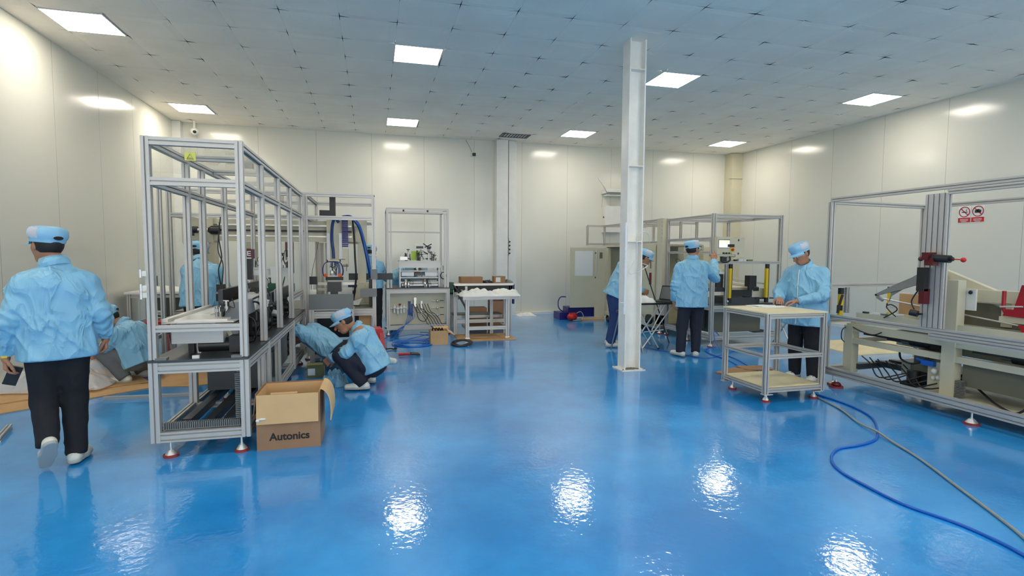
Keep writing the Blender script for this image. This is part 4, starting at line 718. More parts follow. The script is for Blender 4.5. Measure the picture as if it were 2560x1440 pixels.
# ------------------------------------------------------------ CART in front of the worker
t = thing('trolley_frame', 'square aluminium trolley with pale board top and lower shelf on red levelling feet', 'trolley', (4.1, 4.73, 0))
cx0, cx1, cy0, cy1 = 3.755, 4.43, 4.40, 5.03
for x in (cx0, cx1):
    for y in (cy0, cy1): post(t, x, y, .09, .885, .045, .045)
for z in (.862, .46, .125):
    for y in (cy0, cy1): rail(t, (cx0+.02, y, z), (cx1-.02, y, z), .045, .045)
    for x in (cx0, cx1): rail(t, (x, cy0+.02, z), (x, cy1-.02, z), .045, .045)
part('top_board', 'board', t, ('b', cx0-.025, cx1+.025, cy0-.025, cy1+.025, .886, .90)); part('shelf_board', 'board', t, ('b', cx0+.0, cx1-.0, cy0+.0, cy1-.0, .149, .158))
for x, y in ((3.8, 4.44), (3.8, 4.95), (4.38, 4.44), (4.38, 4.99)): foot(t, x, y, .1, .042)
for x, y in ((cx0+.02, cy0), (cx1-.05, cy0), (cx0, cy1-.03)): part('foot_plate', 'alub', t, ('b', x-.05, x+.05, y-.03, y+.03, .082, .09))

# ------------------------------------------------------------ loose things on the left
LOCAL = False
t = thing('open_carton', 'large open cardboard carton lettered on its front, beside the left machine', 'box', (-.61, 4.36, 0))
X0, X1, Y0, Y1, ZT = -.845, -.40, 4.20, 4.60, .415
part('carton_body', ['cardd', 'cardin'], t, ('b', X0, X1, Y0, Y0+.006, 0, ZT), ('b', X0, X1, Y1-.006, Y1, 0, ZT), ('b', X0, X0+.006, Y0+.006, Y1-.006, 0, ZT), ('b', X1-.006, X1, Y0+.006, Y1-.006, 0, ZT), ('b', X0+.006, X1-.006, Y0+.006, Y1-.006, 0, .008),
     ('b', X0+.007, X1-.007, Y1-.011, Y1-.0065, .01, ZT-.002, 1), ('b', X0+.0065, X0+.011, Y0+.008, Y1-.012, .01, ZT-.002, 1), ('b', X1-.011, X1-.0065, Y0+.008, Y1-.012, .01, ZT-.002, 1))
part('front_flap', 'cardin', t, ('o', (-.625, 4.185, ZT-.105), (.43, .006, .215), (-5, 0, 0)))
part('inner_flap', 'cardin', t, ('b', X0+.10, -.56, Y0+.012, Y0+.018, .2, ZT+.012))
mb = MB(); n = 8
for k in range(n+1):
    a = k/n; xx = X1+.002+.075*math.sin(a*1.9); zz = ZT+.02-.22*a*a*1.0-.02*a
    for (y, e) in ((Y0+.02, 0), (Y1-.01, 0)):
        mb.v += [(xx, y-(.02*a if y < 4.4 else 0), zz), (xx+.006, y-(.02*a if y < 4.4 else 0), zz-.001)]
for k in range(n):
    b_ = k*4; mb.f += [[b_, b_+2, b_+6, b_+4], [b_+1, b_+5, b_+7, b_+3], [b_, b_+4, b_+5, b_+1], [b_+2, b_+3, b_+7, b_+6]]; mb.m += [0]*4; mb.s += [False]*4
mb.f += [[0, 1, 3, 2], [n*4, n*4+2, n*4+3, n*4+1]]; mb.m += [0]*2; mb.s += [False]*2
part('side_flap', 'cardin', t, mb=mb); part('back_flap', 'cardd', t, ('o', (-.62, Y1+.015, ZT-.07), (.43, .006, .15), (8, 0, 0))); part('side_flap', 'cardd', t, ('o', (X0-.012, 4.4, ZT-.07), (.006, .37, .16), (0, 6, 0)))
tm = text_mb('Autonics', .078, .0008, .0022); part('lettering', 'ink', t, mb=xf(tm, ((1, 0, 0), (0, 0, 1), (0, -1, 0)), (-.617, Y0-.0012, .095)))
part('torn_tape', 'paper', t, ('s', (-.80, 4.17, .245), (.03, .006, .008), {'n': 8}), ('s', (-.83, 4.17, .235), (.015, .006, .012), {'n': 8}))
t = thing('fitting_box', 'small olive green printed box standing open beside the left machine', 'box', (-.66, 6.6, 0))
part('box_body', 'olivebox', t, ('b', -.76, -.57, 6.55, 6.556, 0, .15), ('b', -.76, -.57, 6.694, 6.70, 0, .15), ('b', -.76, -.754, 6.556, 6.694, 0, .15), ('b', -.576, -.57, 6.556, 6.694, 0, .15), ('b', -.754, -.576, 6.556, 6.694, 0, .006)); part('lid_flap', 'olivebox', t, ('o', (-.55, 6.62, .19), (.006, .14, .1), (0, 15, 0)), ('o', (-.67, 6.53, .165), (.18, .05, .005), (20, 0, 0))); part('front_label', 'paper', t, ('b', -.75, -.67, 6.545, 6.55, .03, .11))
def bar(name, a, b, w_, h_, m_, label, cat='bar'): return single(name, m_, label, cat, a, ('p', a, b, w_, h_))
bar('profile_offcut', (-2.60, 6.05, .016), (-1.62, 5.99, .016), .03, .03, 'alu', 'long aluminium profile offcut on the blue floor, running under the left machine')
bar('profile_offcut', (-2.80, 4.86, .02), (-2.92, 5.22, .02), .035, .04, 'alu', 'short aluminium profile offcut on the floor at the far left')
single('cardboard_sheet', 'card', 'flat cardboard sheet half under the left machine', 'cardboard', (-2.0, 6.8, 0), ('x', [(-2.5, 6.50), (-1.9, 6.42), (-1.75, 6.5), (-1.8, 7.2), (-2.42, 7.2)], 2, .001, .008))
for k, (cx, cy_, w_, d_, rz_, z, lab) in enumerate(((-3.05, 6.35, 1.25, .75, 38, .0, 'lowest cardboard sheet of the pile at the left wall, showing its front edge'), (-3.1, 6.62, 1.2, .6, 33, .012, 'upper cardboard sheet of the pile at the left wall, partly under the plastic bags'), (-3.25, 7.05, .8, .5, 20, .024, 'small brown cardboard sheet at the back of the pile by the left wall'))):
    single('cardboard_sheet', 'card', lab, 'cardboard', (cx, cy_, z), ('o', (cx, cy_, z+.006), (w_, d_, .01), (0, 0, rz_)))
heap(-3.8, -2.75, 6.35, 7.2, .037, .22, 61, 'plastic_bags', 'fbag', 'heap of clear crumpled plastic bags on the cardboard by the left wall', 'plastic bag', res=34)
heap(-3.8, -3.3, 7.25, 7.75, .0, .6, 62, 'plastic_bag', 'fbag', 'tall clear plastic bag leaning at the left wall behind the walking worker', 'plastic bag', res=24)
single('screwdriver', ['orange', 'steel'], 'screwdriver with orange handle lying on the cardboard pile', 'tool', (-2.95, 6.3, .04), ('c', (-3.02, 6.22, .05), (-2.93, 6.28, .05), .013), ('c', (-2.93, 6.28, .05), (-2.8, 6.36, .05), .004, {'mi': 1}))
single('metal_roller', ['steel', 'steel'], 'short steel roller lying on the cardboard pile', 'tool', (-3.0, 6.5, .05), ('c', (-3.06, 6.48, .065), (-2.98, 6.5, .065), .03), ('c', (-2.98, 6.5, .065), (-2.82, 6.56, .065), .012))
def stool(loc, rz, label):
    global LOCAL
    LOCAL = True; t = thing('plastic_stool', label, 'stool', loc, 'red plastic stools', rz)
    part('seat', 'red', t, ('b', -.14, .14, -.14, .14, .44, .46), ('b', -.15, .15, -.15, .15, .405, .442))
    for sx in (-1, 1):
        for sy_ in (-1, 1):
            mb = MB(); p0, p1 = (sx*.125, sy_*.125, .41), (sx*.17, sy_*.17, 0)
            w_ = .028; mb.v = [(p[0]+a*w_, p[1]+b*w_, p[2]) for p in (p0, p1) for a, b in ((-1, -1), (1, -1), (1, 1), (-1, 1))]; mb.f = [[0, 1, 2, 3], [7, 6, 5, 4]]+[[i, 4+i, 4+(i+1) % 4, (i+1) % 4] for i in range(4)]; mb.m = [0]*6; mb.s = [False]*6
            part('leg', 'red', t, mb=mb)
    part('apron', 'red', t, *[('o', (sx*.137*(1-k), sx*.137*k, .37), (.01 if not k else .26, .01 if k else .26, .08), (0, 0, 0)) for sx in (-1, 1) for k in (0, 1)])
    LOCAL = False; return t
stool((-3.05, 8.75, 0), .1, 'red plastic stool behind the left machine, near the crouching worker')
stool((-.04, 7.33, 0), .1, 'red plastic stool mostly hidden behind the squatting worker')
t = thing('side_table', 'low aluminium table with white top against the left wall behind the machine', 'table', (-3.1, 9.8, 0))
part('tabletop', 'white', t, ('b', -3.75, -2.3, 9.5, 10.3, .80, .83))
for x in (-3.7, -2.4):
    for y in (9.55, 10.25): post(t, x, y, 0, .8, .05, .05)
for z in (.3, .76): rail(t, (-3.7, 9.55, z), (-2.4, 9.55, z), .04, .045); rail(t, (-3.7, 10.25, z), (-2.4, 10.25, z), .04, .045)
part('back_sheet', 'greyp', t, ('b', -3.7, -2.4, 10.27, 10.275, .35, .75)); part('lower_shelf', 'alu', t, ('b', -3.7, -2.4, 9.55, 10.25, .32, .335))
heap(-3.6, -2.9, 9.6, 10.1, .831, .07, 71, 'white_cloth', 'cloth', 'rumpled white cloth on the low table by the left wall', 'cloth', res=20)
heap(-3.4, -2.6, 9.6, 10.1, .336, .09, 72, 'white_cloth', 'cloth', 'white cloth bundle on the lower shelf of the table by the left wall', 'cloth', res=20)
# second frame seen through the left machine
t = thing('rack_frame', 'slim aluminium rack frame behind the left machine with clear inner strips', 'rack', (-2.5, 7.5, 0))
for x, y in ((-2.47, 7.3), (-2.62, 7.45)): post(t, x, y, .35, 2.3 if x > -2.5 else 2.2, .045, .045)
for z in (.45, 1.05, 1.5): part('joint_plate', 'white' if z == 1.5 else 'greyp', t, ('b', -2.68, -2.56, 7.42, 7.426, z, z+.12))
rail(t, (-2.62, 7.45, .4), (-2.62, 9.0, .4)); rail(t, (-2.62, 7.45, .72), (-2.47, 7.3, .72)); post(t, -2.62, 9.0, 0, .6); post(t, -2.47, 7.3, 0, .4); post(t, -2.62, 7.45, 0, .4)
# ------------------------------------------------------------ floor things, centre
t = thing('small_carton', 'small open cardboard carton of cables beside the blue hoses', 'box', (1.02, 8.6, 0))
part('carton_body', ['card', 'cardin'], t, ('b', .88, 1.16, 8.48, 8.485, 0, .225), ('b', .88, 1.16, 8.73, 8.735, 0, .225), ('b', .88, .885, 8.485, 8.73, 0, .225), ('b', 1.155, 1.16, 8.485, 8.73, 0, .225), ('b', .885, 1.155, 8.485, 8.73, 0, .006))
part('flap', 'cardin', t, ('o', (1.20, 8.52, .2), (.13, .14, .004), (20, 30, 20)), ('o', (1.08, 8.77, .24), (.24, .08, .004), (20, 0, 0))); part('cable_ends', 'black', t, *[('t', [(.93+.04*k, 8.6, .15), (.92+.05*k, 8.58, .25), (.96+.04*k, 8.56, .24), (.98+.04*k, 8.6, .17)], .01) for k in range(4)])
def coil(name, cx, cy_, r, n, m_, label, cat, rad, seed, h=.03):
    q = random.Random(seed); pts = []
    for k in range(n*12):
        a = k*2*math.pi/12; rr = r*(1+.18*math.sin(.37*k+seed)); pts.append((cx+rr*math.cos(a)+.02*math.sin(.11*k), cy_+rr*.95*math.sin(a), rad+h*(.5+.5*math.sin(.53*k))))
    return pts
single('cable_coil', 'black', 'coil of thick black cable on the floor right of the small carton', 'cable', (1.35, 8.35, 0), ('t', coil('', 1.36, 8.36, .14, 8, '', '', '', .012, 2, .05), .012), ('t', [(1.3, 8.24, .015), (1.22, 8.28, .012), (1.2, 8.36, .012), (1.2, 8.42, .012)], .01))
single('blue_hose', 'bluc', 'tangle of thin blue air hose on the floor below the test bench', 'hose', (.6, 8.7, 0), ('t', coil('', .62, 8.62, .27, 6, '', '', '', .007, 5, .02), .007), ('t', [(.35, 8.5, .008), (.5, 8.9, .02), (.8, 9.2, .04), (1.0, 9.4, .05), (.8, 9.5, .06)], .007), ('t', [(.8, 8.9, .008), (.95, 9.2, .03), (.7, 9.4, .04), (.4, 9.3, .02), (.25, 9.0, .01)], .006))
single('blue_hose', 'bluc', 'loose thin hoses hanging from the left foot of the test bench', 'hose', (.3, 9.3, 0), ('t', [(.35, 9.5, .1), (.25, 9.35, .03), (.12, 9.1, .01), (.0, 8.95, .01)], .006), ('t', [(.45, 9.5, .1), (.35, 9.3, .03), (.3, 9.0, .01)], .006))
single('air_gun', ['redp', 'black'], 'red and black air gun lying on the floor behind the squatting worker', 'tool', (.45, 7.65, 0), ('c', (.34, 7.66, .025), (.50, 7.64, .03), .02), ('c', (.50, 7.64, .03), (.64, 7.62, .02), .015, {'mi': 1}), ('c', (.5, 7.64, .04), (.62, 7.70, .02), .014, {'mi': 1}))
single('black_plug', ['black'], 'small black electrical plug lying on the floor beside the blue hose tangle', 'plug', (.2, 8.2, 0), ('s', (.15, 8.15, .025), (.05, .03, .025), {'n': 10}), ('t', [(.19, 8.16, .02), (.24, 8.2, .02), (.3, 8.17, .012)], .01), ('s', (.32, 8.18, .02), (.025, .02, .02), {'n': 8}))
heap(-.56, -.30, 6.02, 6.26, 0, .15, 91, 'blue_cloth', 'jacket', 'pale blue cloth scrap on the floor in front of the squatting worker', 'cloth', res=22)
# hoses at the right
B = [(4.49, 4.57), (4.498, 4.18), (4.41, 3.86), (4.28, 3.66), (4.10, 3.478), (3.87, 3.287), (3.626, 3.21), (3.388, 3.182), (3.174, 3.034), (3.056, 2.847), (3.02, 2.631), (3.008, 2.356), (3.08, 2.117), (3.09, 1.913), (3.061, 1.76), (3.0, 1.5), (2.9, 1.2)]
single('air_hose', 'bluc', 'blue air hose winding across the floor from the trolley to the lower right', 'hose', (3.5, 3.0, 0), ('t', [(x, y, .009) for x, y in B], .009))
single('grey_cable', 'greyc', 'long pale grey cable running nearly straight across the floor beside the blue hose', 'cable', (3.8, 3.2, 0), ('t', [(4.45, 4.55, .009), (4.30, 4.05, .009), (4.09, 3.65, .012), (4.0, 3.4, .026), (3.93, 3.2, .012), (3.8, 2.88, .009), (3.56, 2.438, .009), (3.372, 2.096, .009), (3.25, 1.9, .009), (3.13, 1.78, .009), (3.05, 1.74, .012), (2.98, 1.66, .01), (2.93, 1.5, .009)], .009))
single('floor_cables', 'bluc', 'bundle of blue and grey cables on the floor behind the standing worker', 'cable', (4.7, 6.5, 0), ('t', [(5.2, 7.2, .02), (4.95, 7.1, .01), (4.8, 6.8, .01), (4.75, 6.3, .01), (4.6, 5.8, .01), (4.5, 5.3, .01), (4.5, 4.8, .01)], .009), ('t', [(5.25, 7.2, .2), (5.05, 7.05, .3), (4.98, 6.9, .15), (4.98, 6.7, .02), (4.9, 6.3, .01), (4.7, 5.7, .01), (4.6, 5.2, .01)], .007), ('t', [(5.3, 6.9, .01), (5.0, 6.7, .01), (4.8, 6.6, .01), (4.5, 6.5, .01), (4.3, 7.0, .01), (4.1, 7.6, .01)], .006))
for k, (cx, cy_, w_, d_, rz_) in enumerate(((4.35, 5.6, .45, .3, 25), (4.75, 5.75, .4, .25, -10))):
    single('cardboard_piece', 'cardd', ('left piece of flat cardboard on the floor behind the trolley', 'right piece of flat cardboard on the floor behind the trolley')[k], 'cardboard', (cx, cy_, 0), ('o', (cx, cy_, .012), (w_, d_, .02), (0, 0, rz_)))
t = thing('blue_folding_chair', 'blue folding chair with thin metal legs standing behind the trolley', 'chair', (6.6, 7.2, 0))
part('seat', 'navy', t, ('b', 6.5, 6.9, 7.1, 7.5, .44, .47)); part('backrest', 'bluc', t, ('b', 6.5, 6.9, 7.46, 7.49, .5, .8))
for x in (6.52, 6.88): part('leg', 'alub', t, ('c', (x, 7.1, 0), (x, 7.45, .5), .012)); part('leg', 'alub', t, ('c', (x, 7.5, 0), (x, 7.15, .44), .012))
single('orange_bag', 'orange', 'orange bag resting on the blue folding chair', 'bag', (6.7, 7.3, .47), ('s', (6.7, 7.26, .532), (.14, .1, .06), {'n': 14}))
# ------------------------------------------------------------ laptop table by the column
t = thing('folding_table', 'small black-topped folding table carrying the laptop, right of the column', 'table', (4.15, 7.45, 0))
part('tabletop', 'black', t, ('b', 3.75, 4.62, 7.25, 7.7, .70, .725)); 
for a, b_ in (((4.35, 7.3, .7), (4.16, 7.35, .3)), ((3.85, 7.3, .7), (4.25, 7.3, .02)), ((4.5, 7.3, .7), (3.98, 7.32, .02)), ((3.85, 7.65, .7), (4.3, 7.65, .02)), ((4.5, 7.65, .7), (4.0, 7.65, .02))): part('leg', 'alub', t, ('c', a, b_, .011))
part('crossbar', 'alub', t, ('c', (4.0, 7.3, .28), (4.35, 7.34, .3), .009)); part('foot_cap', 'rubber', t, ('c', (3.98, 7.32, 0), (3.98, 7.32, .03), .016), ('c', (4.25, 7.3, 0), (4.25, 7.3, .03), .016))
t = thing('laptop', 'open dark grey laptop on the black folding table', 'laptop', (4.45, 7.45, .725))
part('keyboard_base', 'dgrey', t, ('o', (4.39, 7.44, .735), (.22, .31, .018), (0, 0, 25))); part('screen_lid', 'black', t, ('o', (4.53, 7.49, .855), (.012, .31, .24), (0, 20, 25))); part('display', 'greyp', t, ('o', (4.5235, 7.487, .857), (.003, .28, .2), (0, 20, 25)))
heap(3.82, 4.2, 7.3, 7.6, .7255, .10, 81, 'white_cloth', 'cloth', 'white cloth draped on the folding table in front of the leaning worker', 'cloth', res=22)
t = thing('tripod_stand', 'thin black tripod stand rising beside the laptop', 'tripod', (4.36, 8.1, 0))
part('leg', 'black', t, ('c', (4.36, 8.1, 1.42), (4.74, 7.8, .0), .009)); part('leg', 'black', t, ('c', (4.36, 8.1, 1.42), (4.3, 8.5, .0), .009)); part('leg', 'black', t, ('c', (4.36, 8.1, 1.42), (4.02, 7.95, .0), .009)); part('head_mount', 'black', t, ('b', 4.33, 4.39, 8.07, 8.13, 1.4, 1.5), ('c', (4.36, 8.1, .9), (4.36, 8.1, 1.42), .014))
t = thing('high_stool', 'dark steel high stool mostly hidden behind the column', 'stool', (3.66, 7.2, 0))
part('seat', 'dgrey', t, ('c', (3.66, 7.2, .60), (3.66, 7.2, .63), .16))
for a in (.6, 2.2, 3.8, 5.4): part('leg', 'steel', t, ('c', (3.66+.12*math.cos(a), 7.2+.12*math.sin(a), .6), (3.66+.26*math.cos(a), 7.2+.26*math.sin(a), .01), .011))
# ------------------------------------------------------------ on the walls and ceiling
t = thing('dome_camera', 'white dome security camera under the ceiling at the left corner of the back wall', 'camera', (-3.42, 12.1, 3.88))
part('camera_dome', 'white', t, ('s', (-3.43, 12.1, 3.87), .075), ('c', (-3.43, 12.1, 3.9), (-3.43, 12.1, 4.08), .02)); part('lens', 'black', t, ('s', (-3.41, 12.04, 3.855), (.035, .03, .03), {'n': 10}))
t = thing('wall_camera', 'small black-faced camera on the back wall left of the wall pier', 'camera', (2.26, 12.25, 3.75))
part('housing', 'white', t, ('b', 2.21, 2.27, 12.2, 12.32, 3.70, 3.78)); part('lens_face', 'black', t, ('b', 2.235, 2.31, 12.17, 12.2, 3.69, 3.76)); part('lead', 'greyp', t, ('t', [(2.25, 12.31, 3.78), (2.2, 12.31, 3.9), (2.1, 12.31, 4.07)], .004))
mb = MB()
for k in range(9): mb.obox((2.83+k*.065, 11.65, CZ-.006), (.045, .32, .004), (0, 30, 0))
mb.box(2.77, 3.42, 11.47, 11.5, CZ-.012, CZ+.01); mb.box(2.77, 3.42, 11.8, 11.83, CZ-.012, CZ+.01); mb.box(2.77, 2.8, 11.5, 11.8, CZ-.012, CZ+.01); mb.box(3.39, 3.42, 11.5, 11.8, CZ-.012, CZ+.01)
single('ceiling_vent', 'dgrey', 'slatted grey air vent in the ceiling in front of the wall pier', 'vent', (3.1, 11.65, CZ), mb=mb)
t = thing('switch_strip', 'vertical row of four dark hooks on the wall pier with its wire', 'hooks', (3.09, 12.07, 1.6))
part('wire', 'dgrey', t, ('t', [(3.075, 12.15, 4.0), (3.078, 12.15, 3.0), (3.07, 12.15, 2.2), (3.08, 12.15, 1.75)], .006)); part('backing_strip', 'greyp', t, ('b', 3.06, 3.09, 12.12, 12.16, 1.42, 1.82))
for k in range(4): part('hook', 'black', t, ('c', (3.11, 12.12, 1.47+k*.09), (3.11, 12.16, 1.47+k*.09), .02, {'n': 8}))
t = thing('wall_bracket', 'white wall bracket arm on the back wall left of the column', 'bracket', (5.5, 12.2, 3.0))
part('arm', 'white', t, ('t', [(5.27, 12.0, 3.30), (5.5, 12.0, 2.95), (5.5, 12.3, 2.95)], .014, {'smooth': False}), ('b', 5.5, 6.3, 11.95, 12.3, 2.96, 3.04), ('b', 5.5, 6.2, 12.0, 12.2, 2.88, 2.90)); part('hanging_wire', 'greyc', t, ('c', (5.49, 12.2, 2.9), (5.48, 12.25, 2.62), .004))
t = thing('junction_cabinet', 'plain white electrical box on the back wall, partly hidden by the column', 'electrical box', (5.8, 12.2, 2.3))
part('box_body', 'white', t, ('b', 5.52, 6.0, 12.1, 12.32, 2.0, 2.64)); part('lock', 'dgrey', t, ('b', 5.50, 5.52, 12.18, 12.2, 2.35, 2.39))
# safety signs
def sign(y, label, cam_):
    t = thing('safety_sign', label, 'sign', (9.30, y, 2.15), 'red and white safety signs')
    def P(a, z): return (9.303, y-a, z)
    part('backing', 'paper', t, ('b', 9.304, 9.3095, y-.095, y+.095, 2.0, 2.27))
    part('prohibition_ring', 'redp', t, ('t', [(9.302, y-.078*math.cos(a), 2.18+.078*math.sin(a)) for a in [k*2*math.pi/24 for k in range(25)]], .0065), ('o', (9.302, y, 2.18), (.004, .14, .012), (45 if True else 0, 0, 0)))
    if cam_: part('camera_symbol', 'black', t, ('b', 9.3, 9.304, y-.045, y+.045, 2.155, 2.2), ('b', 9.3, 9.304, y-.02, y+.015, 2.2, 2.212))
    else: part('cigarette_symbol', 'black', t, ('b', 9.3, 9.304, y-.045, y+.04, 2.168, 2.18), ('t', [(9.302, y-.03, 2.19), (9.302, y-.02, 2.2), (9.302, y-.035, 2.21), (9.302, y-.025, 2.22)], .003))
    part('caption_band', 'red', t, ('b', 9.302, 9.3045, y-.092, y+.092, 2.01, 2.085)); part('caption_text', 'paper', t, *[('b', 9.3, 9.3025, y-.06, y+.06, z, z+.008) for z in (2.055, 2.035)], ('b', 9.3, 9.3025, y-.04, y+.04, 2.018, 2.024))
sign(6.56, 'round no-smoking sign with red caption on the right wall', False); sign(6.36, 'round no-photography sign with red caption on the right wall, right of the no-smoking sign', True)
single('notice_sheets', 'paper', 'thin stack of white papers on the trolley top under the hands of the worker', 'papers', (4.15, 4.95, .90), ('o', (4.16, 4.93, .903), (.34, .22, .004), (0, 0, -22)), ('o', (4.22, 4.90, .908), (.26, .19, .005), (0, 0, -38)), ('o', (4.13, 4.95, .9125), (.2, .14, .003), (0, 0, 5)))
single('screw_clip', 'black', 'small black part lying on the papers on the trolley', 'part', (4.33, 4.93, .915), ('b', 4.31, 4.36, 4.92, 4.94, .913, .925), ('c', (4.3, 4.92, .918), (4.38, 4.94, .918), .006))
t = thing('foot_pedal', 'dark reddish clear-topped foot pedal on the floor beside the conveyor machine', 'pedal', (4.98, 4.72, 0))
part('pedal_base', 'redrub', t, ('c', (4.98, 4.74, 0), (4.98, 4.74, .02), .07)); part('pedal_cover', 'maroon', t, ('s', (4.98, 4.74, .035), (.05, .05, .03))); part('pedal_stem', 'alub', t, ('c', (4.98, 4.74, .05), (4.98, 4.74, .09), .009))

# ------------------------------------------------------------ PEOPLE
# Every figure is grown as one smooth implicit surface from its pose, then meshed with surface nets.
def nrm(v): v = np.asarray(v, float); return v/(np.linalg.norm(v)+1e-12)
A_ = lambda *p: np.array(p, float)
def cone(P, a, b, ra, rb, side=None, flat=1.0):
    a, b = A_(*a), A_(*b)
    if side is not None:    # flatten: the section is 1/flat wider along `side`
        s = nrm(side); k = flat
        q = P+np.outer((P@s), s)*(k-1); a = a+s*(a@s)*(k-1); b = b+s*(b@s)*(k-1)
    else: q = P
    d = b-a; L2 = d@d+1e-12; t = np.clip(((q-a)@d)/L2, 0, 1)
    return np.linalg.norm(q-a-t[:, None]*d, axis=1)-(ra+(rb-ra)*t)
def ell(P, c, R_, r):
    q = (P-A_(*c))@np.asarray(R_).T/np.asarray(r); n = np.linalg.norm(q, axis=1); return (n-1)*min(r)*(.5+.5*n/np.maximum(n, 1e-6))
def smin(ds, k):
    d = ds[0]
    for e in ds[1:]:
        h = np.clip(.5+.5*(e-d)/k, 0, 1); d = e*(1-h)+d*h-k*h*(1-h)
    return d
def nets(fn, lo, hi, h):
    lo, hi = A_(*lo), A_(*hi); n = np.ceil((hi-lo)/h).astype(int)+1
    g = np.stack(np.meshgrid(*[lo[i]+h*np.arange(n[i]) for i in range(3)], indexing='ij'), -1).reshape(-1, 3)
    f = np.concatenate([fn(g[i:i+400000]) for i in range(0, len(g), 400000)]).reshape(n)
    f[0] = f[-1] = 1; f[:, 0] = f[:, -1] = 1; f[:, :, 0] = f[:, :, -1] = 1
    c = n-1; acc = np.zeros((*c, 3)); cnt = np.zeros(tuple(c))
    sl = lambda o, k: tuple(slice(o[i], o[i]+c[i]) for i in range(3))
    for ax in range(3):
        for u in (0, 1):
            for v in (0, 1):
                o = [0, 0, 0]; others = [i for i in range(3) if i != ax]; o[others[0]] = u; o[others[1]] = v; p = list(o); p[ax] = 1
                fa, fb = f[sl(o, c)], f[sl(p, c)]; m_ = (fa < 0) != (fb < 0)
                t = np.where(m_, fa/np.where(m_, fa-fb, 1), 0)
                for i in range(3): acc[..., i] += np.where(m_, o[i]+(t if i == ax else 0), 0)
                cnt += m_
    act = cnt > 0; idx = -np.ones(tuple(c), int); idx[act] = np.arange(act.sum())
    cell = np.argwhere(act); V = lo+h*(cell+acc[act]/cnt[act][:, None]); F_ = []
    for ax in range(3):
        b_, c_ = [(1, 2), (2, 0), (0, 1)][ax]
        sh = [slice(1, None)]*3; sh[ax] = slice(0, None)
        f0_ = f[tuple(slice(1, c[i]) if i != ax else slice(0, c[i]) for i in range(3))]
        f1_ = f[tuple(slice(1, c[i]) if i != ax else slice(1, c[i]+1) for i in range(3))]
        for s_, m_ in ((0, (f0_ < 0) & (f1_ >= 0)), (1, (f0_ >= 0) & (f1_ < 0))):
            q = np.argwhere(m_); q = q+np.array([1 if i != ax else 0 for i in range(3)])
            def at(db, dc): r_ = q.copy(); r_[:, b_] -= db; r_[:, c_] -= dc; return idx[r_[:, 0], r_[:, 1], r_[:, 2]]
            Q = np.stack([at(0, 0), at(1, 0), at(1, 1), at(0, 1)], 1)
            if s_: Q = Q[:, ::-1]
            F_.append(Q[(Q >= 0).all(1)])
    return V, np.concatenate(F_)
def noise3(P, seed):   # smooth value noise
    i = np.floor(P).astype(np.int64); f = P-i; f = f*f*(3-2*f); r = 0
    for dx in (0, 1):
        for dy in (0, 1):
            for dz in (0, 1):
                h = ((i[:, 0]+dx)*73856093) ^ ((i[:, 1]+dy)*19349663) ^ ((i[:, 2]+dz)*83492791) ^ (seed*2654435761)
                h = (h ^ (h >> 13))*1274126177 & 0xffffffff
                r = r+((h & 0xffff)/65535.)*(f[:, 0] if dx else 1-f[:, 0])*(f[:, 1] if dy else 1-f[:, 1])*(f[:, 2] if dz else 1-f[:, 2])
    return r
def obj_np(name, parts_, mats, parent, label=None):
    me = bpy.data.meshes.new(name); vs = []; fs = []; k = 0
    for V, Fq in parts_: vs.append(V); fs.append(Fq+k); k += len(V)
    V = np.concatenate(vs); Fq = np.concatenate(fs)
    me.vertices.add(len(V)); me.vertices.foreach_set('co', V.astype(np.float32).ravel())
    me.loops.add(len(Fq)*4); me.loops.foreach_set('vertex_index', Fq.astype(np.int32).ravel())
    me.polygons.add(len(Fq)); me.polygons.foreach_set('loop_start', np.arange(0, len(Fq)*4, 4, dtype=np.int32)); me.polygons.foreach_set('loop_total', np.full(len(Fq), 4, np.int32))
    me.polygons.foreach_set('use_smooth', np.ones(len(Fq), bool)); me.update(calc_edges=True); me.validate()
    for x in mats: me.materials.append(M[x])
    o = bpy.data.objects.new(name, me); COL.objects.link(o)
    if parent is not None: o.parent = parent
    if label: o['label'] = label
    return o
def frame(up, fwd):
    u = nrm(up); f = A_(*fwd); f = nrm(f-u*(f@u)); return np.array([np.cross(f, u), f, u])   # rows: right, forward, up
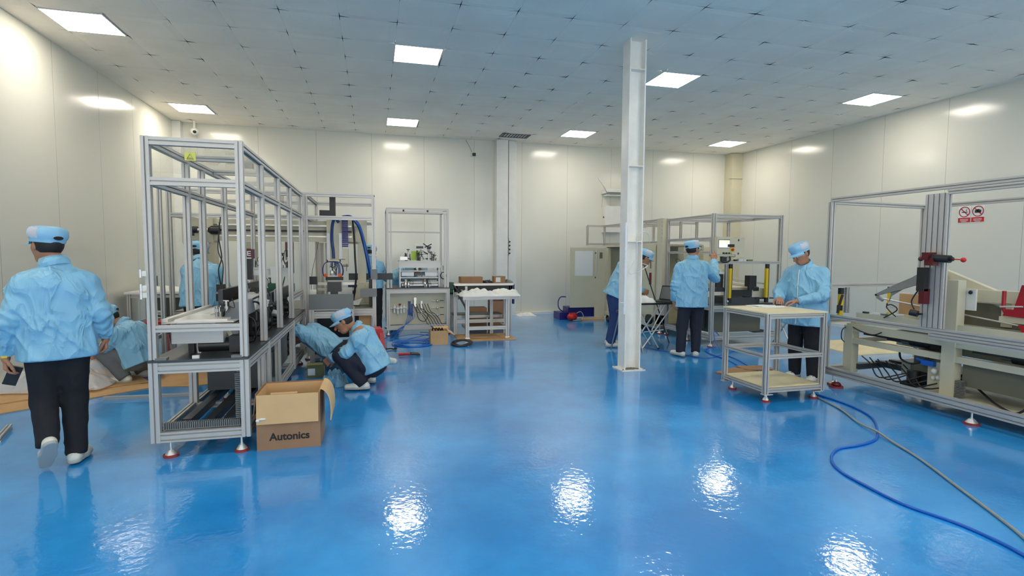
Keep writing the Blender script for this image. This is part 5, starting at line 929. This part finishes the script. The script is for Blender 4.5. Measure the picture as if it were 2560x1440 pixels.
def hand(wr, d, n, curl, side, grip=0):
    """palm along d, palm faces n, thumb on `side`; returns an implicit function and bounds"""
    d = nrm(d); n = A_(*n); n = nrm(n-d*(n@d)); s = np.cross(d, n)*side; wr = A_(*wr); pr_ = []
    kn = wr+d*.085
    L = [.072, .08, .074, .058]; off = [.032, .011, -.010, -.030]
    for k in range(4):
        b = kn+s*off[k]-d*abs(off[k]-.01)*.25; c = math.radians(curl[k] if hasattr(curl, '__len__') else curl)
        p = b; a = c*.6
        for seg, fr in enumerate((.45, .32, .23)):
            q = p+(d*math.cos(a)+n*math.sin(a)+s*off[k]*1.5)*L[k]*fr; pr_.append((p, q, .0088-.0009*seg, .0082-.0011*seg)); p = q; a += c*.75
    t0 = wr+d*.022+s*.028; t1 = t0+nrm(d*.62+s*.62+n*.45)*.045; t2 = t1+nrm(d*.85+s*.15+n*(.45+grip))*.032; t3 = t2+nrm(d*.9+n*(.35+grip))*.024
    th = [(t0, t1, .013, .0105), (t1, t2, .0105, .0095), (t2, t3, .0095, .0078)]
    def fn(P):
        palm = smin([cone(P, wr+d*.018+s*o, kn+s*o*1.25-d*.004, .0135, .0125) for o in (-.024, -.008, .009, .024)]+[cone(P, wr-d*.05, wr+d*.02, .026, .024, s, .82)], .014)
        fing = [cone(P, *x) for x in pr_]; f_ = fing[0]
        for x in fing[1:]: f_ = np.minimum(f_, x)
        return smin([palm, f_, smin([cone(P, *x) for x in th], .006)], .007)
    pts = np.array([wr-d*.05, *[x[1] for x in pr_], t3]); return fn, pts.min(0)-.03, pts.max(0)+.03
def person(label, J, trousers='trou', shoes=True, handL=None, handR=None, cap_tilt=9, group=None, seed=1, glasses=False, puff=1.0, face=False, tw=1.06):
    J = {k: A_(*v) for k, v in J.items()}; hip = (J['hipL']+J['hipR'])/2; base = A_(hip[0], hip[1], 0)
    J = {k: (v-base if k not in ('hup', 'hf', 'tfL', 'tfR', 'bf') else v) for k, v in J.items()}
    hip = hip-base; sh = (J['shL']+J['shR'])/2; side = nrm(J['shR']-J['shL']); hside = nrm(J['hipR']-J['hipL'])
    H_ = frame(J['hup'], J['hf']); hc = J['head']; R_, Fw, Up = H_
    neck = J['neck']; bf = nrm(J['bf'])
    # head: skull, face, jaw, nose, ears, lips
    def headf(P):
        L_ = lambda x, y, z: hc+R_*x+Fw*y+Up*z
        d = smin([ell(P, L_(0, -.012, .028), H_, (.076, .094, .092)), cone(P, L_(0, .035, -.02), L_(0, .05, -.075), .055, .032, R_, .9), cone(P, L_(0, .02, -.02), L_(0, .03, -.07), .06, .043)], .03)
        d = smin([d, cone(P, L_(-.03, .078, .022), L_(.03, .078, .022), .012, .012)], .012)
        d = smin([d, cone(P, L_(0, .088, .012), L_(0, .112, -.022), .008, .0135)], .010)
        d = smin([d, cone(P, L_(-.018, .089, -.05), L_(.018, .089, -.05), .007, .007), cone(P, L_(-.014, .086, -.059), L_(.014, .086, -.059), .008, .008)], .007)
        for sx in (-1, 1):
            e = np.linalg.norm(P-L_(sx*.031, .096, .004), axis=1)-.016; d = np.maximum(d, -e+.0)*1.0 if False else -smin([-d, e], .010)
            d = smin([d, np.linalg.norm(P-L_(sx*.031, .0745, .004), axis=1)-.0125], .004)
            d = smin([d, ell(P, L_(sx*.078, -.008, .0), H_, (.010, .018, .030))], .008)
        return smin([d, cone(P, L_(0, -.02, -.03), neck, .052, .047), cone(P, neck, neck+(sh-neck)*.5, .044, .038)], .025)
    hp = nets(headf, hc-.15-np.maximum(0, hc-neck)*.6, hc+.15+np.maximum(0, neck-hc)*.6, .0052 if face else .0062)
    T_ = [(J['shL'], J['elL'], J['wrL']), (J['shR'], J['elR'], J['wrR'])]
    ax_ = nrm(sh-hip)
    def bodyf(P):
        ds = [cone(P, neck, sh-ax_*.03, .048, .05), cone(P, sh-side*.08-ax_*.05, sh+side*.08-ax_*.05, .05, .05), cone(P, sh, hip, .10, .11, side, .75), cone(P, J['hipL'], J['hipR'], .09, .09)]
        for a, b, c in T_: ds += [cone(P, a, b, .047, .038), cone(P, b, c, .036, .025)]
        for k in 'LR': ds += [cone(P, J['hip'+k], J['kn'+k], .075, .05), cone(P, J['kn'+k], J['an'+k], .046, .028), cone(P, J['an'+k], J['an'+k]+J['tf'+k]*.05-A_(0, 0, .045), .026, .018)]
        return smin(ds, .03)
    al = np.array([v for k, v in J.items() if k not in ('hup', 'hf', 'tfL', 'tfR', 'bf', 'head')])
    bp_ = nets(bodyf, al.min(0)-.14, al.max(0)+.14, .0135)
    meshes = [bp_, hp]
    for k, hd, sd in (('L', handL, 1), ('R', handR, -1)):
        w_ = J['wr'+k]; d = nrm(w_-J['el'+k])
        dd, nn, cu = hd if hd else (d, -side*sd*-1 if k == 'L' else -side, 35)
        fn, lo, hi = hand(w_+d*.01, dd, nn, cu, sd*(1 if hd is None or len(hd) < 4 else hd[3]))
        meshes.append(nets(fn, lo, hi, .0036))
    root = obj_np('person', meshes, ['skin'], None); root.location = base; tag(root, label, 'person', group)
    # jacket
    hem = J.get('hem', hip-nrm(sh-hip)*.06); ax = nrm(sh-hem)
    w1, w0 = .135*puff, .150*puff; ncut = nrm(nrm(hc-neck)+.5*nrm(neck-sh))
    def jackf(P):
        d = smin([cone(P, sh-ax*.06, hem+ax*.02, w1, w0, side, .66), cone(P, J['shL']+side*.03-ax*.04, J['shR']-side*.03-ax*.04, .07, .07), cone(P, neck-ncut*.028-ax*.006, sh-ax*.02, .076, .105)], .05)
        for a, b, c in T_:
            d2 = nrm(c-b); arm = smin([cone(P, a-ax*.028-side*(.012 if a is J['shR'] else -.012), b, .070*puff, .062), cone(P, b, c-d2*.015, .062, .048)], .03)
            ln = np.linalg.norm(P-b, axis=1); tt = ((P-b)@d2)
            arm = arm-.006*np.sin((tt+.02*np.sin(P@A_(30, 17, 23)))*95)*np.exp(-(ln/.13)**2)
            kk = .012+.045*np.exp(-(np.linalg.norm(P-a, axis=1)/.16)**2); h = np.clip(.5+.5*(arm-d)/kk, 0, 1); d = arm*(1-h)+d*h-kk*h*(1-h)
        q1 = P*A_(9, 9, 4); n1_ = noise3(q1+seed*7, seed); n2_ = noise3(P*22+seed, seed+5)
        q2 = (P@np.array([[14, 4, 0], [0, 14, 5], [9, 0, 7.]]))+seed; q2 = q2*.6; n3_ = 1-np.abs(2*noise3(q2, seed+9)-1)
        d = d-.012*(n1_-.5)-.005*(n2_-.5)-.015*(n3_**5-.2)
        d = np.maximum(d, (hem-P)@ax-.0)         # hem
        for a, b, c in T_:
            d2 = nrm(c-b); near = np.linalg.norm(P-c, axis=1) < .085; d = np.where(near, np.maximum(d, (P-c)@d2-.004), d)
        top = (P-neck)@ncut-.006; rr = np.linalg.norm(P-neck-np.outer((P-neck)@ncut, ncut), axis=1); d = np.where((rr < .070) & (top < .1), np.maximum(d, top), d)
        return d
    aj = np.array([sh, hem, neck, *[x for t in T_ for x in t]])
    jk = obj_np('jacket', [nets(jackf, aj.min(0)-.26, aj.max(0)+.2, .0095)], ['jacket'], root)
    cm, zp = bf-ax*(bf@ax), []
    for q in np.linspace(.0, .97, 14):
        c0 = neck+(hem-neck)*q-ax*.02+ax*.02*(q > .9); t_ = np.linspace(.02, .34, 130); dv = jackf(c0+np.outer(t_, nrm(cm))); kx = np.argmax(dv > 0); zp.append(c0+nrm(cm)*(t_[kx]+.002))
    # collar: a low standing ring round the neck
    cu_ = ncut; cs = nrm(np.cross(bf, cu_)); cf = np.cross(cu_, cs); mb = MB(); n = 24
    for k in range(n+1):
        a = math.radians(-165+330*k/n)-math.pi/2+math.pi
        for r_, z_ in ((.074, -.035), (.066, .026), (.074, .031), (.092, -.010), (.086, -.035)):
            p = neck-cu_*.008+cs*math.cos(a-0)*r_*.98-cf*math.sin(a)*r_*1.04+cu_*z_; mb.v.append(tuple(p))
    m5 = 5
    for k in range(n):
        for q in range(m5-1): mb.f.append([k*m5+q, k*m5+q+1, (k+1)*m5+q+1, (k+1)*m5+q]); mb.m.append(0); mb.s.append(True)
    global LOCAL
    LOCAL = True
    part('collar', 'jacket', jk, mb=mb); mb = MB(); mb.tube(zp[1:], .0042, n=6); part('zipper', 'paper', jk, mb=mb)
    for a, b, c in T_:
        d2 = nrm(c-b); mb = MB(); mb.tube([c-d2*.028, c-d2*.014, c], .0400, n=18, smooth=False); part('cuff', 'jacket', jk, mb=mb)
    # trousers
    def trf(P):
        ds = [cone(P, hip+nrm(sh-hip)*.05, hip, .112, .118, hside, .78)]
        for k in 'LR':
            K, N_, A2 = J['hip'+k], J['kn'+k], J['an'+k]; ds += [cone(P, K, N_, .096*tw, .071*tw), cone(P, N_, A2, .071*tw, .060*tw)]
        d = smin(ds, .028); d = d-.012*(noise3(P*A_(11, 11, 6)+seed, seed+3)-.5)-.006*((1-np.abs(2*noise3(P*17+seed, seed+4)-1))**2-.3)
        for k in 'LR':
            s_ = nrm(J['an'+k]-J['kn'+k]); near = np.linalg.norm(P-J['an'+k], axis=1) < .12; d = np.where(near, np.maximum(d, (P-J['an'+k])@s_-.028), d)
        return d
    at_ = np.array([hip+nrm(sh-hip)*.05, J['hipL'], J['hipR'], J['knL'], J['knR'], J['anL'], J['anR']])
    obj_np('trousers', [nets(trf, at_.min(0)-.17, at_.max(0)+.17, .0105)], [trousers], root)
    for k in 'LR':
        a = J['an'+k]; tf = nrm(J['tf'+k]); sU = nrm(J.get('su'+k, A_(0, 0, 0))+base*0) if ('su'+k) in J else None
        leg = nrm(J['kn'+k]-a); su = nrm(leg-tf*(leg@tf)); sd = np.cross(tf, su); so = a-su*.058
        def shf(P):
            d = smin([cone(P, so+tf*-.045+su*.022, so+tf*.06+su*.018, .036, .038, sd, .95), cone(P, so+tf*.06+su*.018, so+tf*.155+su*.012, .040, .030, sd, .86), cone(P, so-tf*.03+su*.03, a+su*.012-tf*.01, .036, .038)], .02)
            return np.maximum(np.maximum(d, (so-su*.010-P)@su), (P-(a+su*.025))@su)
        pts = np.array([so-tf*.09, so+tf*.2, a]); s_ = obj_np('shoe', [nets(shf, pts.min(0)-.06, pts.max(0)+.06, .0055)], ['shoe'], root)
        def slf(P):
            d = smin([cone(P, so+tf*-.045, so+tf*.06, .040, .043, sd, .97), cone(P, so+tf*.06, so+tf*.155, .044, .034, sd, .88)], .02)
            return np.maximum(np.maximum(d, (so-su*.014-P)@su), (P-(so+su*.010))@su)
        obj_np('sole', [nets(slf, pts.min(0)-.06, pts.max(0)+.06, .0055)], ['sole'], s_)
        mb = MB()
        for e_ in (-.018, .018): c_ = so+tf*.07+su*.052+sd*e_; mb.ball(c_, (.012, .012, .006), 8)
        part('shoe_vent', 'black', s_, mb=mb)
    # hair and cap
    def hairf(P):
        q = (P-hc)@H_.T; d = ell(P, hc+R_*0-Fw*.014+Up*.02, H_, (.083, .098, .096)); d = -smin([-d, np.linalg.norm(P-(hc-Fw*.014+Up*.02), axis=1)-.06], .01)
        return np.maximum(np.maximum(d, q[:, 1]-.030-.25*np.maximum(0, q[:, 2])), -(q[:, 2]+.048)+np.maximum(0, q[:, 1]+.03)*1.3)
    obj_np('hair', [nets(hairf, hc-.13, hc+.13, .0062)], ['hair'], root)
    ct = math.radians(cap_tilt); cU = nrm(Up*math.cos(ct)-Fw*math.sin(ct)*-1*-1) if cap_tilt else Up; cF = nrm(Fw-cU*(Fw@cU)); cR = np.cross(cF, cU); cc = hc-Fw*.012+Up*.026
    mb = MB(); n = 48; prof_ = [(.094, .099, .000), (.096, .101, .020), (.101, .106, .028), (.107, .112, .054), (.103, .108, .080), (.090, .094, .098), (.05, .052, .108), (.002, .002, .109)]
    for i, (ra, rb, z_) in enumerate(prof_):
        for k in range(n):
            a = 2*math.pi*k/n; w_ = 1+(.014*math.sin(k*7.1+seed)+.010*math.sin(k*3.3+i+seed))*(1 if 1 < i < 6 else 0)
            mb.v.append(tuple(cc+cR*math.cos(a)*ra*w_+cF*math.sin(a)*rb*w_+cU*(z_+(.004*math.sin(k*2.2+i*2+seed) if 1 < i < 7 else 0))))
    for i in range(len(prof_)-1):
        for k in range(n):
            a = (k+.5)*360/n; msh = 2 <= i <= 4 and (min(abs(a-0), abs(a-360)) < 27 or abs(a-180) < 27); hole = i <= 1 and abs(a-270) < 17
            mb.f.append([i*n+k, i*n+(k+1) % n, (i+1)*n+(k+1) % n, (i+1)*n+k]); mb.m.append(1 if msh else 0); mb.s.append(True)
    cp = part('cap', ['cap', 'capm', 'hair'], root, mb=mb)
    mb = MB(); mb.v.append(tuple(cc-cF*.1165+cU*.036)); no = 18
    for k in range(no):
        a = 2*math.pi*k/no; x = .030*math.cos(a); z_ = .034+.013*math.sin(a); mb.v.append(tuple(cc+cR*x-cF*(math.sqrt(max(0, .112**2-x*x))+.0035+.003*math.sin(a))+cU*z_))
    mb.f += [[0, 1+k, 1+(k+1) % no] for k in range(no)]; mb.m += [0]*no; mb.s += [False]*no
    part('cap_opening', 'hair', cp, mb=mb); mb = MB(); nb = 14
    for lay in (0, 1):
        for i in range(4):
            for k in range(nb+1):
                a = math.radians(22+136*k/nb); ex = i/3; r_ = 1+.0; sg = math.sin(math.radians(180*k/nb))
                mb.v.append(tuple(cc+cR*math.cos(a)*(.093+.004*ex)+cF*(math.sin(a)*.098+ex*.062*sg**.7)+cU*(.006-.020*ex*(1-.3*abs(math.cos(a)))-.018*abs(math.cos(a))*ex-lay*.004)))
    W_ = nb+1
    for lay in (0, 1):
        for i in range(3):
            for k in range(nb):
                q = lay*4*W_+i*W_+k; fc = [q, q+1, q+W_+1, q+W_]; mb.f.append(fc if lay else fc[::-1]); mb.m.append(0); mb.s.append(True)
    for k in range(nb): q = 3*W_+k; mb.f.append([q, q+1, q+1+4*W_, q+4*W_]); mb.m.append(0); mb.s.append(False)
    part('brim', 'cap', cp, mb=mb)
    mb = MB(); mb.tube([cc+cR*math.cos(2*math.pi*k/24)*.095+cF*math.sin(2*math.pi*k/24)*.100+cU*.024 for k in range(25)], .0035, n=6, smooth=False); part('cap_band', 'cap', cp, mb=mb)
    mb = MB()
    for e_ in (27, -27, 153, 207): mb.tube([cc+cR*math.cos(math.radians(e_))*ra+cF*math.sin(math.radians(e_))*rb+cU*z_ for ra, rb, z_ in prof_[2:6]], .0035, n=6, smooth=False)
    part('cap_seam', 'capm', cp, mb=mb)
    if face:
        for sx in (-1, 1):
            e_ = hc+R_*.031*sx+Fw*.0765+Up*.004; mb = MB(); mb.ball(e_, .0118, 12); ey = part('eye', 'paper', root, mb=mb); mb = MB(); mb.ball(e_+Fw*.0075, .0062, 8); part('pupil', 'ink', ey, mb=mb)
            mb = MB(); mb.tube([hc+R_*sx*x+Fw*(.092-.01*abs(x-.03)*30)+Up*.026 for x in (.014, .03, .048)], .0035, n=6); part('eyebrow', 'hair', root, mb=mb)
    if glasses:
        mb = MB()
        for sx in (-1, 1):
            mb.tube([hc+R_*(sx*.033+.024*math.cos(a))+Fw*.108+Up*(.004+.017*math.sin(a)) for a in [k*math.pi/6 for k in range(13)]], .0022, n=6); mb.tube([hc+R_*sx*.057+Fw*.106+Up*.008, hc+R_*sx*.077+Fw*.06+Up*.008, hc+R_*sx*.08+Up*.01], .002, n=6, smooth=False)
        mb.tube([hc-R_*.009+Fw*.110+Up*.008, hc+R_*.009+Fw*.110+Up*.008], .002, n=6, smooth=False); part('glasses', 'black', root, mb=mb)
    LOCAL = False
    return root, jk
vd = A_(.253, .967, 0)   # the way the camera looks
vr = A_(.967, -.253, 0)
def at(base, r_, f_, z_): b = A_(base[0], base[1], 0); return b+vr*r_+vd*f_+A_(0, 0, z_)

# 1 the walking worker, seen from behind
b_ = (-2.09, 4.27); wf = nrm(A_(-.44, .898, 0)); wr_ = nrm(A_(.898, .44, 0))
def W(r_, f_, z_): return A_(b_[0], b_[1], 0)+wr_*r_+wf*f_+A_(0, 0, z_)
person('worker in light blue jacket and black trousers walking away, nearest figure at the left edge',
  dict(head=W(-.03, .03, 1.50), neck=W(.0, .0, 1.405), hup=(-.05, .10, 1), hf=nrm(wf*.88-wr_*.48), bf=wf, shL=W(-.165, -.01, 1.275), shR=W(.165, 0, 1.285),
       elL=W(-.235, -.04, 1.02), elR=W(.235, -.05, 1.04), wrL=W(-.262, .05, .79), wrR=W(.262, .05, .865), hem=W(.0, 0, .745),
       hipL=W(-.075, 0, .80), hipR=W(.075, 0, .80), knL=W(-.085, .02, .46), knR=W(.075, .05, .44), anL=W(-.075, -.12, .20), anR=W(.07, -.02, .085),
       tfL=nrm(wf*.6-A_(0, 0, .75)-wr_*.15), tfR=nrm(wf*.9+wr_*.35)), trousers='trou', seed=3, puff=1.0, tw=1.04,
  handL=((-.05, .05, -1), wr_*1, 50), handR=((.02, -.05, -1), -wr_, 60))
single('phone', 'black', 'black phone held in the left hand of the walking worker', 'phone', tuple(W(-.25, .06, .65)), ('o', tuple(W(-.235, .075, .64)), (.07, .02, .13), (10, 20, 30)))
p_ = W(-.262, .05, .785); single('wristwatch', 'yellow', 'pale gold wristwatch on the left wrist of the walking worker', 'watch', tuple(p_), ('t', [tuple(p_+A_(.034*math.cos(a), .034*math.sin(a), 0)) for a in [k*math.pi/8 for k in range(17)]], .007), ('o', tuple(p_+A_(.010, -.034, 0)), (.03, .01, .03), (0, 0, 20)))

# 2 man at the operator panel
b_ = (4.44, 6.74)
person('worker in blue jacket standing before the operator panel with one hand raised to it',
  dict(head=at(b_, .01, .03, 1.535), neck=at(b_, -.0, .0, 1.43), hup=(0, .08, 1), hf=vr*.85+vd*.5, bf=vd, shL=at(b_, -.185, 0, 1.31), shR=at(b_, .185, .02, 1.32),
       elL=at(b_, -.245, -.02, 1.04), elR=at(b_, .38, .12, 1.13), wrL=at(b_, -.235, .05, .80), wrR=at(b_, .42, .30, 1.375), hem=at(b_, .0, 0, .715),
       hipL=at(b_, -.085, 0, .79), hipR=at(b_, .085, 0, .79), knL=at(b_, -.125, .0, .43), knR=at(b_, .08, .02, .43), anL=at(b_, -.155, -.05, .085), anR=at(b_, .06, -.05, .085),
       tfL=nrm(vd-vr*.5), tfR=nrm(vd+vr*.3)), trousers='navyt', seed=5, puff=1.06, glasses=True, face=True,
  handR=(nrm(A_(0, .25, 1)), nrm(vd), (10, 60, 70, 75)), handL=((0, 0, -1), vr, 40))
# 3 man working at the trolley
b_ = (4.86, 5.10); fw = nrm(-vr*.75-vd*.45); sd = np.cross(fw, A_(0, 0, 1))
def c(s_, f_, z_): return A_(b_[0], b_[1], 0)+sd*s_+fw*f_+A_(0, 0, z_)
person('worker in light blue jacket bending his head over papers at the trolley',
  dict(head=c(.0, .13, 1.475), neck=c(-.0, .05, 1.375), hup=nrm(-vr*.5+A_(0, 0, .87)), hf=nrm(-vr*.85-vd*.28-A_(0, 0, .52)), bf=fw, shL=c(-.19, .0, 1.275), shR=c(.19, .0, 1.28),
       elL=c(-.26, .10, 1.02), elR=c(.25, .12, 1.03), wrL=c(-.09, .30, .955), wrR=c(.11, .33, .965), hem=c(0, .0, .66),
       hipL=c(-.09, 0, .78), hipR=c(.09, 0, .78), knL=c(-.10, .0, .43), knR=c(.10, .0, .43), anL=c(-.11, -.03, .085), anR=c(.11, -.03, .085), tfL=nrm(fw-sd*.2), tfR=nrm(fw+sd*.2)), trousers='trou', seed=8, puff=1.14, face=True,
  handL=(nrm(fw*.7+sd*.75-A_(0, 0, .15)), nrm(A_(0, 0, -1)+fw*.2), (38, 45, 50, 55)), handR=(nrm(fw*.75-sd*.6-A_(0, 0, .15)), nrm(A_(0, 0, -1)+fw*.2), (38, 45, 50, 55)))
# 4 squatting worker, and 5 the crouching one at far left (same trade, other trousers)
def squat(b_, label, tr, seed, lh=0):
    g = lambda r_, f_, z_: at(b_, r_, f_, z_)
    return person(label, dict(head=g(-.285, -.04, .715), neck=g(-.175, .0, .655), hup=nrm(-vr*.55+A_(0, 0, .85)), hf=nrm(-vr*.8-vd*.25-A_(0, 0, .6)), bf=nrm(-vr*.9-A_(0, 0, .4)), shL=g(-.10, -.185, .58), shR=g(-.10, .17, .60),
       elL=g(-.20, -.20, .42), elR=g(-.22, .16, .40), wrL=g(-.40, -.10, .335), wrR=g(-.42, .10, .33), hem=g(.065, .0, .20), hipL=g(.04, -.095, .235), hipR=g(.04, .095, .235),
       knL=g(-.28, -.16, .37), knR=g(-.27, .17, .39), anL=g(-.06, -.15, .085), anR=g(-.07, .15, .085), tfL=nrm(-vr-vd*.12), tfR=nrm(-vr+vd*.1)), trousers=tr, seed=seed, tw=1.15, puff=1.02, face=seed == 11,
       handL=(nrm(-vr*.8-A_(0, 0, .7)+vd*.2), vd, 45), handR=(nrm(-vr*.8-A_(0, 0, .7)), -vd, 45))
squat((-.03, 5.97), 'worker in blue jacket and dark trousers squatting beside the left machine', 'navyt', 11)
squat((-2.60, 6.88), 'worker in blue jacket and grey trousers crouching behind the walking worker', 'trong', 13)
# 6 worker reaching under the machine from the floor
b_ = (-.50, 6.95); g = lambda r_, f_, z_: at(b_, r_, f_, z_)
person('worker kneeling on the floor, head and arms inside the left machine',
  dict(head=g(-.50, .0, .42), neck=g(-.40, .0, .46), hup=nrm(-vr), hf=nrm(vd*.2-A_(0, 0, 1)), bf=nrm(-vr*.4-A_(0, 0, .9)), shL=g(-.29, -.16, .47), shR=g(-.29, .16, .50), elL=g(-.33, -.18, .52), elR=g(-.43, .18, .4), wrL=g(-.46, -.12, .55), wrR=g(-.56, .13, .32),
       hem=g(.03, .0, .24), hipL=g(.05, -.09, .22), hipR=g(.05, .09, .26), knL=g(.33, -.12, .10), knR=g(.30, .14, .30), anL=g(.60, .05, .10), anR=g(.28, .20, .085), tfL=nrm(vr*.9-vd*.2), tfR=nrm(-vr*.5+vd*.2)), trousers='trou', seed=17, puff=.98)
# 7 worker behind the left machine
b_ = (-2.02, 7.2); g = lambda r_, f_, z_: at(b_, r_, f_, z_)
person('worker in blue jacket seen from behind through the posts of the left machine',
  dict(head=g(-.10, .16, 1.46), neck=g(-.06, .10, 1.38), hup=nrm(vd*.3+A_(0, 0, 1)), hf=nrm(vd-A_(0, 0, .4)), bf=vd, shL=g(-.20, .05, 1.27), shR=g(.17, .05, 1.25), elL=g(-.25, .12, 1.02), elR=g(.235, .12, 1.0), wrL=g(-.15, .33, 1.0), wrR=g(.15, .33, .95),
       hem=g(0, -.02, .80), hipL=g(-.09, -.03, .80), hipR=g(.09, -.03, .80), knL=g(-.10, 0, .43), knR=g(.10, 0, .43), anL=g(-.1, 0, .085), anR=g(.1, 0, .085), tfL=vd, tfR=vd), trousers='trou', seed=19, puff=1.08)
# 8 worker bending behind the test bench
b_ = (-.02, 9.75); g = lambda r_, f_, z_: at(b_, r_, f_, z_)
person('worker in blue jacket standing between the gantry bay and the test bench',
  dict(head=g(-.03, .05, 1.46), neck=g(-.01, .0, 1.40), hup=nrm(vd*.5+A_(0, 0, 1)), hf=nrm(vd-A_(0, 0, .5)), bf=vd, shL=g(-.17, 0, 1.29), shR=g(.17, 0, 1.27), elL=g(-.22, .1, 1.04), elR=g(.24, .1, 1.02), wrL=g(-.15, .3, 1.0), wrR=g(.25, .32, 1.05),
       hem=g(0, 0, .84), hipL=g(-.09, 0, .80), hipR=g(.09, 0, .80), knL=g(-.1, 0, .43), knR=g(.1, 0, .43), anL=g(-.1, 0, .085), anR=g(.1, 0, .085), tfL=vd, tfR=vd), trousers='trou', seed=23, puff=.96)
b_ = (.50, 10.95); g = lambda r_, f_, z_: at(b_, r_, f_, z_)
person('worker in blue jacket leaning over behind the fixtures of the test bench',
  dict(head=g(.45, -.05, 1.13), neck=g(.33, .0, 1.18), hup=nrm(vr), hf=nrm(vr*.3-A_(0, 0, 1)), bf=nrm(vr*.3-A_(0, 0, .9)), shL=g(.24, .17, 1.17), shR=g(.24, -.17, 1.19), elL=g(.30, .2, .92), elR=g(.28, -.2, .93), wrL=g(.45, .12, .90), wrR=g(.48, -.12, .90),
       hem=g(-.18, 0, .86), hipL=g(-.14, .09, .82), hipR=g(-.14, -.09, .82), knL=g(-.1, .1, .43), knR=g(-.1, -.1, .43), anL=g(-.1, .1, .085), anR=g(-.1, -.1, .085), tfL=vr, tfR=vr), trousers='trou', seed=25, puff=1.0)
# 9 worker leaning over the laptop table behind the column
b_ = (3.66, 7.74); g = lambda r_, f_, z_: at(b_, r_, f_, z_)
person('worker in blue jacket and jeans leaning over the laptop table, mostly hidden by the column',
  dict(head=g(.51, -.05, 1.405), neck=g(.37, .0, 1.36), hup=nrm(vr*.55+A_(0, 0, .85)), hf=nrm(vr*.75-A_(0, 0, .7)), bf=nrm(vr-A_(0, 0, .25)), shL=g(.22, .17, 1.30), shR=g(.22, -.18, 1.28), elL=g(.28, .2, 1.02), elR=g(.25, -.2, 1.02), wrL=g(.48, .1, .91), wrR=g(.47, -.10, .91),
       hem=g(.02, 0, .80), hipL=g(.04, .09, .79), hipR=g(.04, -.09, .79), knL=g(.08, .12, .43), knR=g(.06, -.10, .43), anL=g(-.0, .12, .085), anR=g(-.02, -.10, .085), tfL=vr, tfR=vr), trousers='jean', seed=29, puff=1.02, face=True)
